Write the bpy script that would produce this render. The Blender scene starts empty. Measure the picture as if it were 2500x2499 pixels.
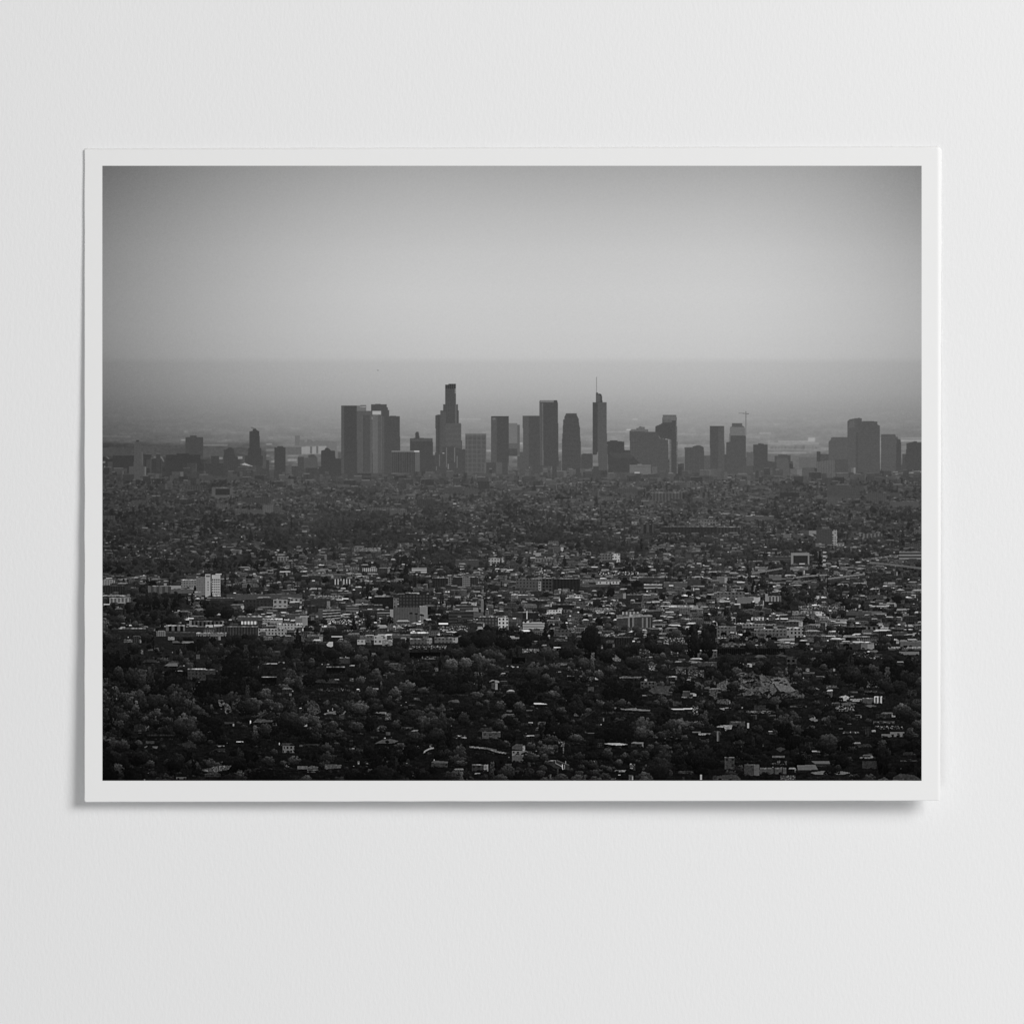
import bpy, bmesh, math, random
import numpy as np
from mathutils import Vector

# 1 unit of the layout = 0.1 mm; the sheet is about 21 x 16 cm. Layout x runs right, y runs down, centre (1250, 1249.5).
U = 1e-4
CAM_H = 2.0
sc = bpy.context.scene
col = sc.collection

# ---------------------------------------------------------------- camera, light, exposure
cam_d = bpy.data.cameras.new('camera'); cam = bpy.data.objects.new('camera', cam_d); col.objects.link(cam)
cam.location = (0, 0, CAM_H); cam_d.sensor_fit = 'HORIZONTAL'; cam_d.sensor_width = 36
cam_d.lens = 36 * CAM_H / (2500 * U); cam_d.clip_start = 0.05; cam_d.clip_end = 50
sc.camera = cam
world = bpy.data.worlds.new('World'); sc.world = world; world.use_nodes = True
bg = world.node_tree.nodes['Background']; bg.inputs[0].default_value = (1.0, .972, .955, 1); bg.inputs[1].default_value = 0.185
def area(name, loc, size, power, color=(1, 1, 1)):
    d = bpy.data.lights.new(name, 'AREA'); d.shape = 'SQUARE'; d.size = size; d.energy = power; d.color = color
    o = bpy.data.objects.new(name, d); col.objects.link(o); o.location = loc
    o.rotation_euler = (Vector((0, 0, 0)) - Vector(loc)).to_track_quat('-Z', 'Y').to_euler(); return o
KD, KEL, KAZ = 2.2, math.radians(44), math.radians(27)     # window-like key from the upper right
area('key_light', (KD * math.cos(KEL) * math.cos(KAZ), KD * math.cos(KEL) * math.sin(KAZ), KD * math.sin(KEL)), 0.95, 43.0, (1.0, .998, .995))
area('fill_light', (-0.22, -1.10, 1.8), 0.8, 11.2, (.95, .98, 1.0))
vs = sc.view_settings; vs.view_transform = 'Standard'; vs.look = 'None'; vs.exposure = 0; vs.gamma = 1
sc.cycles.use_denoising = True

# ---------------------------------------------------------------- the printed picture (ink densities)
# Painted as grey values 0..255 on a 2000 x 1500 plate; x, y are given in the print's own units
# (left edge 250, top edge 405, right edge 2250, bottom edge 1905).
PX0, PY0, PW, PH = 250, 405, 2000, 1500
rng = np.random.default_rng(11)

def smooth_noise(h, w, sy, sx, seed=None):
    r = rng if seed is None else np.random.default_rng(seed)
    gh, gw = int(h / sy) + 3, int(w / sx) + 3
    g = r.random((gh, gw)).astype(np.float32)
    y = np.arange(h) / sy; x = np.arange(w) / sx
    yi = y.astype(int); xi = x.astype(int)
    fy = (y - yi)[:, None]; fx = (x - xi)[None, :]
    fy = fy * fy * (3 - 2 * fy); fx = fx * fx * (3 - 2 * fx)
    a = g[yi][:, xi]; b = g[yi][:, xi + 1]; c = g[yi + 1][:, xi]; d = g[yi + 1][:, xi + 1]
    return ((a * (1 - fx) + b * fx) * (1 - fy) + (c * (1 - fx) + d * fx) * fy) * 2 - 1

def blur(a, s):
    n = max(1, int(3 * s)); k = np.exp(-0.5 * (np.arange(-n, n + 1) / s) ** 2); k /= k.sum()
    for ax in (0, 1):
        p = np.pad(a, [(n, n) if i == ax else (0, 0) for i in (0, 1)], mode='edge')
        o = np.zeros_like(a)
        for i, w in enumerate(k):
            o += w * (p[i:i + a.shape[0]] if ax == 0 else p[:, i:i + a.shape[1]])
        a = o
    return a

plate = np.zeros((PH, PW), np.float32)
YY = np.arange(PH)[:, None] + PY0 + np.zeros((1, PW)); XX = np.arange(PW)[None, :] + PX0 + np.zeros((PH, 1))

# sky and the hazy plain behind the towers
prof = np.interp(YY[:, 0], [405, 450, 520, 620, 720, 800, 856, 871, 886, 920, 960, 1000, 1030, 1060, 1100, 1140, 1180, 1905],
                 [163, 171, 181, 192, 196, 194, 190, 188, 179, 174, 166, 153, 142, 131, 118, 98, 74, 60])
LV = np.interp(YY, [405, 600, 800, 1000, 1100, 1200], [.67, .70, .72, .70, .70, .80])
RV = np.interp(YY, [405, 600, 800, 1000, 1200], [.79, .84, .87, .87, .95])
tl = np.clip((XX - 250) / 900, 0, 1); tr = np.clip((2250 - XX) / 560, 0, 1)
tl = 1 - (1 - tl) ** 2.1; tr = 1 - (1 - tr) ** 2.2
plate[:] = prof[:, None] * (LV + (1 - LV) * tl) * (RV + (1 - RV) * tr)
plate += smooth_noise(PH, PW, 160, 360) * 1.4
# faint far ground
st = smooth_noise(PH, PW, 2.2, 16) + .7 * smooth_noise(PH, PW, 1.3, 6) + .8 * smooth_noise(PH, PW, 7, 60)
amp = np.interp(YY, [985, 1010, 1050, 1085, 1130, 1180], [0, 1.2, 3.5, 7, 10, 4])
plate += st * amp + np.maximum(st - .9, 0) * amp * 2.2
plate -= np.interp(YY, [1075, 1092, 1110, 1180], [0, 1, 1, 0]) * np.clip((700 - XX) / 80, 0, 1) * 24

def vig(x, y):
    l = min(max((x - 250) / 500, 0), 1); r = min(max((2250 - x) / 420, 0), 1)
    return (.84 + .16 * l) * (.90 + .10 * r)

_Y = [1080, 1130, 1180, 1250, 1320, 1400, 1480, 1550, 1600, 1650, 1750, 1905]
_D = [84, 78, 68, 58, 49, 41, 33, 27, 26, 22, 18, 13]
_B = [135, 128, 120, 118, 128, 158, 188, 205, 200, 190, 180, 180]
def dark(y): return float(np.interp(y, _Y, _D))
def bright(y): return float(np.interp(y, _Y, _B))
def tree_gain(y): return float(np.interp(y, [1080, 1180, 1300, 1450, 1560, 1650, 1905], [5, 9, 15, 27, 45, 61, 58]))

def poly_mask(pts):
    p = np.array(pts, float); x0, y0 = np.floor(p.min(0)).astype(int); x1, y1 = np.ceil(p.max(0)).astype(int)
    x0 = max(x0, PX0); y0 = max(y0, PY0); x1 = min(x1, PX0 + PW); y1 = min(y1, PY0 + PH)
    if x1 <= x0 or y1 <= y0: return None
    gy, gx = np.mgrid[y0:y1, x0:x1] + 0.5
    m = np.zeros(gx.shape, bool); n = len(p)
    for i in range(n):
        ax, ay = p[i]; bx, by = p[(i + 1) % n]
        if ay == by: continue
        c = (ay > gy) != (by > gy)
        m ^= c & (gx < (bx - ax) * (gy - ay) / (by - ay) + ax)
    return m, x0, y0, x1, y1, gx, gy

def fill(pts, g, pat=None, a=8, p=4.0, tex=2.0, a2=None):
    r = poly_mask(pts)
    if r is None: return
    m, x0, y0, x1, y1, gx, gy = r
    v = np.full(m.shape, float(g)) + rng.normal(0, tex, m.shape)
    ph = (gx - x0) / p; qh = (gy - y0) / p
    if pat == 'v': v += a * (np.sin(2 * np.pi * ph) > 0.1) - a / 2
    elif pat == 'h': v += a * (np.sin(2 * np.pi * qh) > 0.1) - a / 2
    elif pat == 'grid': v -= a * ((np.mod(ph, 1) > .42) & (np.mod(qh, 1) > .42))
    elif pat == 'win':
        u = np.mod(ph + .15, 1); w = np.mod(qh + .1, 1)
        cell = ((gx / p).astype(int) * 73 + (gy / p).astype(int) * 151) % 7
        v -= a * ((u > .35) & (u < .8) & (w > .35) & (w < .85) & (cell > 0))
    elif pat == 'speck':
        hh, ww = m.shape; s = np.repeat(np.repeat(rng.random((hh // 2 + 1, ww // 3 + 1)), 2, 0), 3, 1)[:hh, :ww]
        s = .7 * s + .3 * rng.random(m.shape); v += np.where(s > .62, a * (s - .4) * 2.0, 0) * .8 - min(a * .25, g * .3)
    elif pat == 'roof':
        n = smooth_noise(1, m.shape[1], 1, 7)[0] + .7 * smooth_noise(1, m.shape[1], 1, 3)[0]
        v *= (.80 + .26 * n)[None, :] * (1 + .12 * smooth_noise(*m.shape, 1.3, 2.5))
        m = m & ((smooth_noise(1, m.shape[1], 1, 4)[0] > -.72)[None, :] | (gy - y0 > 1.2))
    elif pat == 'rock':
        v += smooth_noise(*m.shape, 2.5, 3) * a + rng.normal(0, a * .25, m.shape)
        if a >= 14: m = m & (smooth_noise(*m.shape, 3.5, 5) + .8 * smooth_noise(*m.shape, 8, 13) > (-.62 if a < 20 else -.15))
    sub = plate[y0 - PY0:y1 - PY0, x0 - PX0:x1 - PX0]
    sub[m] = np.clip(v, 3, 250)[m]

def rect(x0, y0, x1, y1): return [(x0, y0), (x1, y0), (x1, y1), (x0, y1)]
def stroke(pts, w, g, **k):
    for (ax, ay), (bx, by) in zip(pts, pts[1:]):
        L = math.hypot(bx - ax, by - ay) or 1; nx, ny = -(by - ay) / L * w / 2, (bx - ax) / L * w / 2
        fill([(ax + nx, ay + ny), (bx + nx, by + ny), (bx - nx, by - ny), (ax - nx, ay - ny)], g, **k)

# ---- tree stamps: clumps lit from the upper right
S = 96
def stamp(kind, seed):
    r = np.random.default_rng(seed); A = np.zeros((S, S), np.float32); V = np.zeros((S, S), np.float32)
    gy, gx = np.mgrid[0:S, 0:S].astype(np.float32)
    def clump(cx, cy, rad, lum):
        ex = (gx - cx) / rad; ey = (gy - cy) / (rad * .85); d = ex * ex + ey * ey
        ang = np.arctan2(ey, ex); d = d * (1 + .22 * np.sin(ang * 5 + seed) + .15 * np.sin(ang * 9 + cx))
        m = d < 1
        sh = .42 + .34 * ex * .6 - .5 * ey * .75
        V[m] = (np.clip(sh, 0, 1.1) * lum)[m]; A[m] = 1
    c = []
    if kind == 'round':
        w = r.uniform(.75, 1); lobes = [(r.uniform(-.35, .35), r.uniform(-.25, .3), r.uniform(.45, .65)) for _ in range(4)]
        for _ in range(95):
            lx, ly, lr = lobes[r.integers(4)]; a = r.uniform(0, 6.28); q = lr * math.sqrt(r.random())
            c.append((48 + (lx + q * math.cos(a)) * 44 * w, 50 + (ly + q * math.sin(a) * .9) * 44, r.uniform(4, 9)))
    elif kind == 'tall':
        for _ in range(80):
            t = r.random(); hw = 13 * math.sin(math.pi * (t * .8 + .14)) + 3
            c.append((48 + r.uniform(-1, 1) * hw, 6 + t * 84, r.uniform(3, 6)))
    elif kind == 'cone':
        for _ in range(100):
            t = r.random() ** .75; hw = 5 + 30 * t * r.uniform(.8, 1.1)
            c.append((48 + r.uniform(-1, 1) * hw, 5 + t * 84, r.uniform(3, 7)))
    elif kind == 'bush':
        for _ in range(70):
            c.append((48 + r.normal(0, 19), 60 + r.normal(0, 12) , r.uniform(4, 9)))
    for cx, cy, rad in sorted(c, key=lambda q: q[1] + q[2] + r.uniform(-14, 14)):
        rad = min(rad, cx - 1, S - 1 - cx, cy - 1, S - 1 - cy)
        if rad > 1: clump(cx, cy, rad, (1.18 - .62 * cy / S) * r.uniform(.45, 1.15))
    glob = np.clip(.60 + .30 * (gx - 48) / 44 - .85 * (gy - (46 if kind != 'bush' else 60)) / 44, .02, 1.15)
    lit = blur(V, 1.2); V = (.30 * lit + .36 * V) * (.25 + 1.05 * glob) + .40 * glob ** 1.3 * (A > 0)
    V *= .82 + .32 * r.random((S, S))
    A *= (r.random((S, S)) > .05)
    if kind == 'palm':
        pass
    return A, V
STAMPS = {k: [stamp(k, 100 * i + j) for j in range(n)] for i, (k, n) in enumerate([('round', 26), ('tall', 8), ('cone', 8), ('bush', 14)])}

def tree(kind, cx, by, w, h, d, gain):
    """a tree whose foot is at (cx, by)"""
    if kind == 'palm':
        stroke([(cx, by), (cx + .3, by - h)], max(1, w * .1), d + gain * .3, tex=1)
        for a in np.linspace(-.4, 3.54, 11):
            stroke([(cx, by - h), (cx + math.cos(a) * w * .5, by - h - math.sin(a) * w * .42 + w * .1)], 1.8, d + gain * .35 * max(0, math.sin(a)), tex=2)
        return
    A, V = STAMPS[kind][rng.integers(len(STAMPS[kind]))]
    iw, ih = max(3, int(w)), max(3, int(h)); x0 = int(cx - iw / 2) - PX0; y0 = int(by - ih) - PY0
    ix = ((np.arange(iw) + .5) * S / iw).astype(int); iy = ((np.arange(ih) + .5) * S / ih).astype(int)
    ax0, ay0 = max(0, -x0), max(0, -y0); bx, by_ = min(iw, PW - x0), min(ih, PH - y0)
    if bx <= ax0 or by_ <= ay0: return
    a = A[iy[ay0:by_]][:, ix[ax0:bx]]; v = V[iy[ay0:by_]][:, ix[ax0:bx]]
    sub = plate[y0 + ay0:y0 + by_, x0 + ax0:x0 + bx]
    sub[:] = sub * (1 - a) + a * (d + gain * v)

# ---------------------------------------------------------------- frames of reference for the drawn features
def frame(x0, y0, s): return lambda *q: [(x0 + q[i] / s, y0 + q[i + 1] / s) for i in range(0, len(q), 2)]
R1, R2, R3, R4, R5 = (frame(x, y, 4.83) for x, y in ((250, 980), (650, 920), (1000, 900), (1300, 900), (1600, 980)))
R6 = frame(1900, 980, 5.367)
def B(F, x0, y0, x1, y1): return F(x0, y0, x1, y0, x1, y1, x0, y1)

# ---- far things on the plain
for F, b, g in [(R1, (925, 450, 980, 460), 175), (R1, (1190, 508, 1480, 520), 128), (R1, (1145, 326, 1290, 336), 128), (R1, (0, 706, 110, 724), 140),
                (R1, (20, 760, 118, 790), 118), (R1, (480, 740, 680, 760), 135), (R1, (540, 832, 690, 838), 135), (R1, (1280, 655, 1425, 680), 140),
                (R1, (1590, 648, 1680, 678), 150), (R1, (0, 408, 330, 416), 112), (R1, (600, 772, 690, 780), 140), (R1, (960, 345, 1010, 365), 128),
                (R2, (0, 700, 885, 720), 136), (R2, (0, 785, 70, 795), 168), (R2, (0, 850, 98, 875), 120), (R2, (1580, 700, 1700, 720), 150),
                (R2, (1580, 800, 1700, 812), 150), (R2, (1580, 850, 1700, 862), 135), (R2, (250, 925, 380, 935), 150), (R2, (250, 965, 360, 990), 150), (R2, (60, 992, 100, 1004), 165),
                (R3, (120, 795, 305, 808), 150), (R3, (585, 590, 840, 600), 168), (R3, (905, 790, 960, 800), 150), (R3, (905, 955, 960, 975), 160), (R3, (1300, 870, 1335, 890), 170),
                (R4, (880, 740, 1145, 750), 160), (R4, (1105, 715, 1165, 726), 205), (R4, (1180, 590, 1240, 604), 172), (R4, (1080, 905, 1145, 917), 165), (R4, (570, 790, 710, 800), 150),
                (R4, (580, 930, 700, 945), 150), (R4, (305, 860, 350, 872), 150), (R4, (305, 960, 350, 975), 155), (R4, (1715, 895, 1932, 908), 150), (R4, (1700, 760, 1932, 775), 150),
                (R5, (265, 510, 640, 524), 150), (R5, (265, 385, 640, 395), 148), (R5, (1075, 420, 1230, 432), 150), (R5, (1225, 368, 1360, 380), 158), (R5, (1330, 490, 1932, 500), 152),
                (R5, (1450, 466, 1880, 480), 158), (R5, (1800, 425, 1885, 468), 165), (R5, (1330, 555, 1932, 572), 140), (R5, (1330, 600, 1780, 608), 158), (R5, (575, 575, 640, 590), 140),
                (R5, (575, 640, 650, 650), 135), (R5, (275, 640, 345, 648), 140), (R6, (1600, 505, 1876, 520), 165), (R6, (1605, 470, 1876, 490), 148), (R6, (560, 600, 660, 640), 140)]:
    g -= 9 if g > 130 else 3; q = B(F, *b); fill(q, g, tex=7)
    if b[2] - b[0] < 100: fill(q, g)
for q in [(30, 640, 60, 660, 105, 700), (590, 645, 640, 665, 675, 705), (665, 640, 700, 660, 725, 710), (500, 655, 520, 670, 525, 690)]:
    stroke(R1(*q), 1.6, 150)
fill(R1(0, 545, 110, 530, 300, 540, 375, 545, 375, 650, 0, 650), 79 * .95, 'rock', 4)
fill(R1(460, 540, 560, 525, 700, 540, 980, 540, 980, 650, 460, 650), 80, 'rock', 4)
fill(R1(1190, 540, 1430, 540, 1430, 650, 1190, 660), 86, 'rock', 4); fill(R1(1870, 590, 1932, 590, 1932, 690, 1870, 690), 84, 'rock', 3)
fill(R5(1330, 620, 1932, 640, 1932, 800, 1330, 800), 104, 'rock', 5)
for x in np.linspace(1350, 1900, 34): fill(B(R5, x, 520 + rng.uniform(0, 20), x + rng.uniform(6, 22), 560), 112 + rng.uniform(-8, 10))
_b = blur(plate[590:800], 1.5); _w = np.interp(np.arange(590, 800), [590, 610, 770, 800], [0, .75, .75, 0])[:, None]; plate[590:800] = plate[590:800] * (1 - _w) + _b * _w
for i in range(260):   # low blocks between the towers
    x = rng.uniform(250, 2250); y = rng.uniform(1112, 1170); w = rng.uniform(6, 26); h = rng.uniform(4, 14)
    g = dark(y) * vig(x, y) + rng.uniform(-4, 16)
    fill(rect(x, y - h, x + w, y + 30), g * .96, rng.choice(['v', 'h', 'grid']), 4, 3)
    if rng.random() < .45: fill(rect(x, y - h, x + w, y - h + 1.5), g + rng.uniform(10, 50))

# ---- the skyline: (list of shapes) for each tower; the first outline is also cut as a piece of its own
TOWERS = [
 ('printed_tower', 'broad dark block at the left edge of the skyline', [(B(R1, 122, 636, 370, 900), 61, 'h', 3, 3)]),
 ('printed_tower', 'slender tower with pointed top rising from a wide base', [(R1(375, 505, 395, 465, 405, 452, 428, 452, 442, 480, 460, 512, 466, 590, 480, 592, 482, 765, 517, 768, 517, 930, 315, 930, 315, 765, 368, 765), 81, 'v', 4, 3.5), (B(R1, 403, 453, 430, 475), 64), (B(R1, 497, 770, 517, 930), 106), (B(R1, 466, 595, 479, 750), 92)]),
 ('printed_tower', 'square block with a raised centre on its roof', [(R1(980, 420, 1035, 420, 1035, 403, 1112, 403, 1112, 418, 1186, 418, 1186, 640, 980, 640), 73)]),
 ('printed_tower', 'wide dark block with faint floor bands', [(R1(750, 628, 875, 628, 875, 612, 1020, 612, 1025, 626, 1155, 628, 1155, 720, 1200, 725, 1200, 930, 750, 930), 63, 'h', 5, 3), (B(R1, 1000, 725, 1110, 900), 70, 'v', 6, 3), (B(R1, 1100, 725, 1113, 880), 84)]),
 ('printed_tower', None, [(B(R1, 1205, 725, 1430, 930), 68, 'v', 6, 3)]),
 ('printed_tower', 'stepped tower with a small rooftop hump', [(R1(1435, 570, 1475, 555, 1490, 543, 1520, 543, 1550, 560, 1563, 650, 1597, 650, 1597, 890, 1430, 890), 70, 'v', 5, 2.5)]),
 ('printed_tower', 'tall stepped tower with a slanting mast', [(R1(1733, 355, 1773, 345, 1773, 325, 1808, 320, 1822, 340, 1850, 350, 1858, 545, 1872, 550, 1872, 635, 1892, 640, 1892, 760, 1680, 750, 1683, 640, 1715, 635, 1720, 545, 1733, 545), 69, 'v', 3, 2.2)]),
 ('printed_tower', None, [(R2(98, 830, 130, 830, 135, 815, 195, 815, 200, 828, 228, 830, 228, 1180, 98, 1180), 70)]),
 ('printed_building', 'pale low building far behind the left towers', [(R2(415, 825, 710, 815, 710, 905, 415, 910), 140), (B(R2, 515, 820, 540, 905), 100), (B(R2, 590, 815, 612, 905), 100)]),
 ('printed_building', None, [(B(R2, 228, 826, 415, 912), 98, 'h', 3, 3)]),
 ('printed_tower', 'small faint tower far off in the haze', [(B(R2, 340, 693, 397, 812), 106)]),
 ('printed_building', None, [(R2(397, 745, 450, 745, 450, 770, 480, 770, 485, 735, 530, 740, 560, 760, 600, 745, 650, 760, 740, 755, 830, 765, 830, 900, 710, 900, 710, 810, 397, 815), 110, 'v', 4, 3)]),
 ('printed_tower', None, [(B(R2, 445, 950, 605, 1080), 86, 'v', 6, 3), (B(R2, 370, 942, 445, 1140), 76, 'h', 8, 2.6), (B(R2, 465, 1070, 605, 1200), 70), (R2(490, 930, 530, 910, 560, 912, 600, 950, 500, 950), 80)]),
 ('printed_tower', 'dark tower with stepped hipped roof', [(R2(648, 870, 690, 858, 700, 838, 730, 838, 765, 868, 810, 872, 815, 962, 850, 960, 890, 970, 890, 1165, 620, 1165, 625, 1060, 648, 1060), 69)]),
 ('printed_tower', 'tower behind with notched right shoulder', [(R2(1238, 325, 1300, 320, 1418, 323, 1422, 358, 1432, 360, 1434, 388, 1447, 392, 1447, 470, 1238, 470), 77)]),
 ('printed_tower', 'tall broad slab with lighter sign panel at its top right', [(R2(885, 338, 1178, 335, 1178, 420, 1070, 420, 1070, 1150, 890, 1150), 74), (B(R2, 885, 340, 918, 1140), 82), (B(R2, 918, 345, 1064, 1140), 72), (B(R2, 1068, 337, 1178, 400), 104), (B(R2, 1105, 346, 1172, 356), 150, 'speck', 60)]),
 ('printed_tower', 'ribbed slab beside the tall slab', [(R2(1068, 400, 1248, 400, 1252, 1135, 1072, 1135), 86), (B(R2, 1075, 450, 1248, 1120), 82, 'v', 22, 3.1)]),
 ('printed_tower', 'slab with dark side faces right of the pale ribs', [(R2(1355, 462, 1450, 462, 1490, 458, 1573, 465, 1580, 885, 1480, 890, 1480, 1135, 1358, 1135), 76), (B(R2, 1355, 465, 1392, 1130), 84)]),
 ('printed_tower', 'pale ribbed slab with bright blank panel at its top', [(R2(1250, 400, 1355, 400, 1360, 1135, 1256, 1135), 92, 'v', 34, 3.1), (B(R2, 1252, 402, 1353, 443), 162)]),
 ('printed_building', 'low ribbed block with bright roof edge', [(R2(1480, 870, 1810, 870, 1812, 1130, 1480, 1130), 73, 'v', 14, 4.4), (B(R2, 1752, 885, 1812, 1115), 94), (B(R2, 1480, 868, 1745, 884), 116, 'speck', 12), (B(R2, 1745, 870, 1808, 885), 190)]),
 ('printed_tower', 'dark block with a lumpy rooftop turret', [(R3(5, 820, 68, 818, 65, 770, 78, 745, 105, 745, 115, 800, 115, 818, 272, 820, 276, 1020, 300, 1020, 300, 1210, 120, 1210, 120, 965, 5, 965), 73), (R3(12, 826, 268, 826, 255, 855, 25, 855), 82)]),
 ('printed_tower', 'tallest tower, round crowned and stepping out downward', [(R3(420, 188, 460, 188, 460, 180, 545, 180, 548, 418, 572, 418, 572, 495, 580, 495, 582, 640, 606, 645, 610, 845, 620, 850, 620, 950, 655, 945, 655, 1230, 300, 1230, 310, 1010, 305, 550, 335, 542, 360, 542, 360, 493, 395, 493, 397, 420, 420, 420), 79, 'grid', 8, 2.6),
   (R3(420, 188, 460, 188, 460, 180, 545, 180, 547, 235, 421, 238), 64, 'v', 16, 5), (B(R3, 530, 230, 546, 288), 135, 'grid', 60, 2.4), (B(R3, 340, 550, 350, 1000), 70), (R3(360, 500, 430, 500, 430, 1010, 360, 1010), 82, 'v', 7, 3.6), (R3(430, 640, 606, 645, 610, 940, 430, 930), 85, 'h', 9, 2.4), (B(R3, 540, 420, 549, 640), 110, 'grid', 30, 2.4)]),
 ('printed_building', 'cluster of cylinders below the tallest tower', [(R3(385, 925, 430, 915, 537, 920, 540, 990, 655, 990, 655, 1240, 300, 1240, 310, 1000, 385, 1000), 76), (B(R3, 348, 1010, 358, 1150), 100), (B(R3, 430, 925, 440, 1160), 104), (B(R3, 528, 925, 537, 1100), 110), (B(R3, 448, 1120, 462, 1185), 120), (B(R3, 555, 1030, 566, 1170), 108), (B(R3, 385, 990, 412, 1002), 160), (B(R3, 312, 1150, 320, 1200), 130)]),
 ('printed_tower', 'squat block with an even grid of windows', [(B(R3, 657, 765, 905, 1232), 93, 'grid', 24, 2.75), (B(R3, 657, 762, 905, 784), 102)]),
 ('printed_tower', 'faint pale tower in the gap behind', [(R3(1168, 640, 1268, 640, 1268, 660, 1300, 660, 1300, 1030, 1168, 1030), 108), (B(R3, 1268, 662, 1300, 1020), 92), (B(R3, 1168, 880, 1268, 945), 92), (B(R3, 1168, 940, 1268, 1030), 78)]),
 ('printed_tower', 'dark slab with small pale square at its upper left', [(B(R3, 962, 562, 1168, 1150), 75), (B(R3, 964, 565, 1030, 1140), 83), (B(R3, 962, 562, 1168, 570), 64), (B(R3, 978, 580, 1015, 605), 102, 'speck', 15)]),
 ('printed_tower', 'plain slab joined to a taller one on its right', [(R3(1335, 557, 1535, 555, 1535, 1145, 1337, 1145), 77), (B(R3, 1337, 560, 1405, 1145), 84), (B(R3, 1335, 555, 1535, 562), 66)]),
 ('printed_tower', 'tall slab with a pale cornice band', [(R3(1535, 370, 1740, 370, 1743, 400, 1748, 405, 1757, 1150, 1535, 1150, 1530, 405), 75), (B(R3, 1540, 374, 1700, 398), 112), (B(R3, 1700, 374, 1740, 392), 72), (R3(1562, 405, 1574, 405, 1578, 1140, 1566, 1140), 98), (R3(1532, 408, 1560, 408, 1564, 1140, 1535, 1140), 84)]),
 ('printed_building', None, [(B(R3, 880, 1105, 1165, 1250), 76), (B(R3, 880, 1105, 905, 1240), 96), (B(R3, 1020, 1100, 1090, 1240), 88), (B(R3, 1158, 1105, 1165, 1240), 104)]),
 ('printed_tower', 'tower with rounded and stepped shoulders', [(R4(395, 527, 450, 525, 520, 525, 525, 555, 535, 570, 545, 595, 550, 660, 558, 690, 560, 770, 568, 860, 571, 1010, 571, 1170, 345, 1170, 350, 830, 358, 720, 362, 600, 375, 595, 380, 560, 390, 545), 76, 'h', 5, 2.4)]),
 ('printed_building', None, [(R4(575, 1010, 600, 1000, 700, 1000, 712, 1015, 712, 1175, 575, 1175), 80, 'grid', 9, 3)]),
 ('printed_tower', 'tall tower with curved sail crown under a thin spire', [(R4(712, 398, 747, 398, 749, 293, 795, 293, 812, 303, 820, 325, 825, 398, 872, 398, 878, 870, 890, 985, 895, 1200, 780, 1200, 770, 1010, 712, 1015), 84, 'h', 5, 2.5), (R4(712, 400, 766, 400, 768, 1010, 712, 1015), 72), (R4(749, 293, 795, 293, 812, 303, 820, 325, 825, 398, 747, 398), 70), (R4(752, 305, 785, 305, 800, 330, 803, 390, 752, 390), 86), (B(R4, 885, 985, 893, 1190), 104), (B(R4, 765, 985, 775, 1030), 120)]),
 ('printed_spire', 'thin spire on the sail crown', [(B(R4, 751.5, 95, 757.5, 293), 96), (B(R4, 750, 280, 775, 293), 84)]),
 ('printed_building', None, [(R4(880, 858, 910, 856, 915, 843, 1000, 845, 1005, 856, 1080, 858, 1080, 958, 1150, 962, 1240, 985, 1265, 1040, 1265, 1215, 895, 1215), 71), (R4(900, 985, 1240, 985, 1265, 1040, 960, 1060), 78, 'grid', 6, 2.6)]),
 ('printed_tower', 'wide tower with stepped roof plant, in front of a taller one', [(R4(1145, 735, 1165, 715, 1225, 715, 1228, 700, 1260, 698, 1260, 682, 1325, 686, 1325, 715, 1360, 715, 1360, 745, 1450, 745, 1480, 765, 1500, 820, 1600, 830, 1607, 1200, 1280, 1200, 1280, 1130, 1150, 1000), 80), (R4(1148, 740, 1330, 745, 1330, 1130, 1280, 1130, 1150, 1000), 84, 'grid', 10, 2.6), (R4(1165, 717, 1225, 717, 1260, 685, 1325, 688, 1325, 717, 1358, 717, 1358, 742, 1150, 738), 98), (B(R4, 1565, 812, 1602, 838), 140), (B(R4, 1520, 810, 1565, 818), 130)]),
 ('printed_tower', 'tall tower with pale gridded top and stepped left side', [(R4(1448, 680, 1510, 655, 1530, 640, 1535, 548, 1697, 548, 1700, 640, 1705, 720, 1714, 1235, 1640, 1235, 1636, 840, 1600, 830, 1505, 818, 1480, 765, 1448, 745), 75), (B(R4, 1535, 550, 1697, 610), 104, 'grid', 16, 2.4), (B(R4, 1535, 600, 1640, 635), 92), (R4(1690, 610, 1698, 610, 1718, 1235, 1702, 1235), 98, 'h', 22, 2.6), (B(R4, 1612, 842, 1636, 1235), 98, 'h', 14, 2.6), (B(R4, 1535, 546, 1697, 551), 66)]),
 ('printed_building', 'low pale office block in front of the towers', [(R4(1145, 1137, 1235, 1137, 1238, 1120, 1290, 1120, 1293, 1137, 1395, 1137, 1395, 1235, 1145, 1235), 104), (B(R4, 1150, 1148, 1390, 1156), 84, 'speck', 20), (B(R4, 1145, 1134, 1395, 1140), 128), (B(R4, 1205, 1215, 1265, 1230), 175), (B(R4, 1410, 1155, 1475, 1230), 92)]),
 ('printed_tower', 'medium block with a hump on its roof', [(R5(345, 540, 437, 540, 445, 527, 490, 518, 520, 515, 560, 533, 572, 545, 575, 840, 350, 840), 79, 'v', 5, 2.6)]),
 ('printed_tower', 'plain upright slab left of the crane', [(R5(640, 288, 812, 290, 815, 622, 835, 622, 835, 830, 650, 830), 78), (R5(745, 300, 812, 300, 815, 820, 745, 820), 84, 'v', 5, 3), (B(R5, 640, 288, 812, 296), 68)]),
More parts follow.
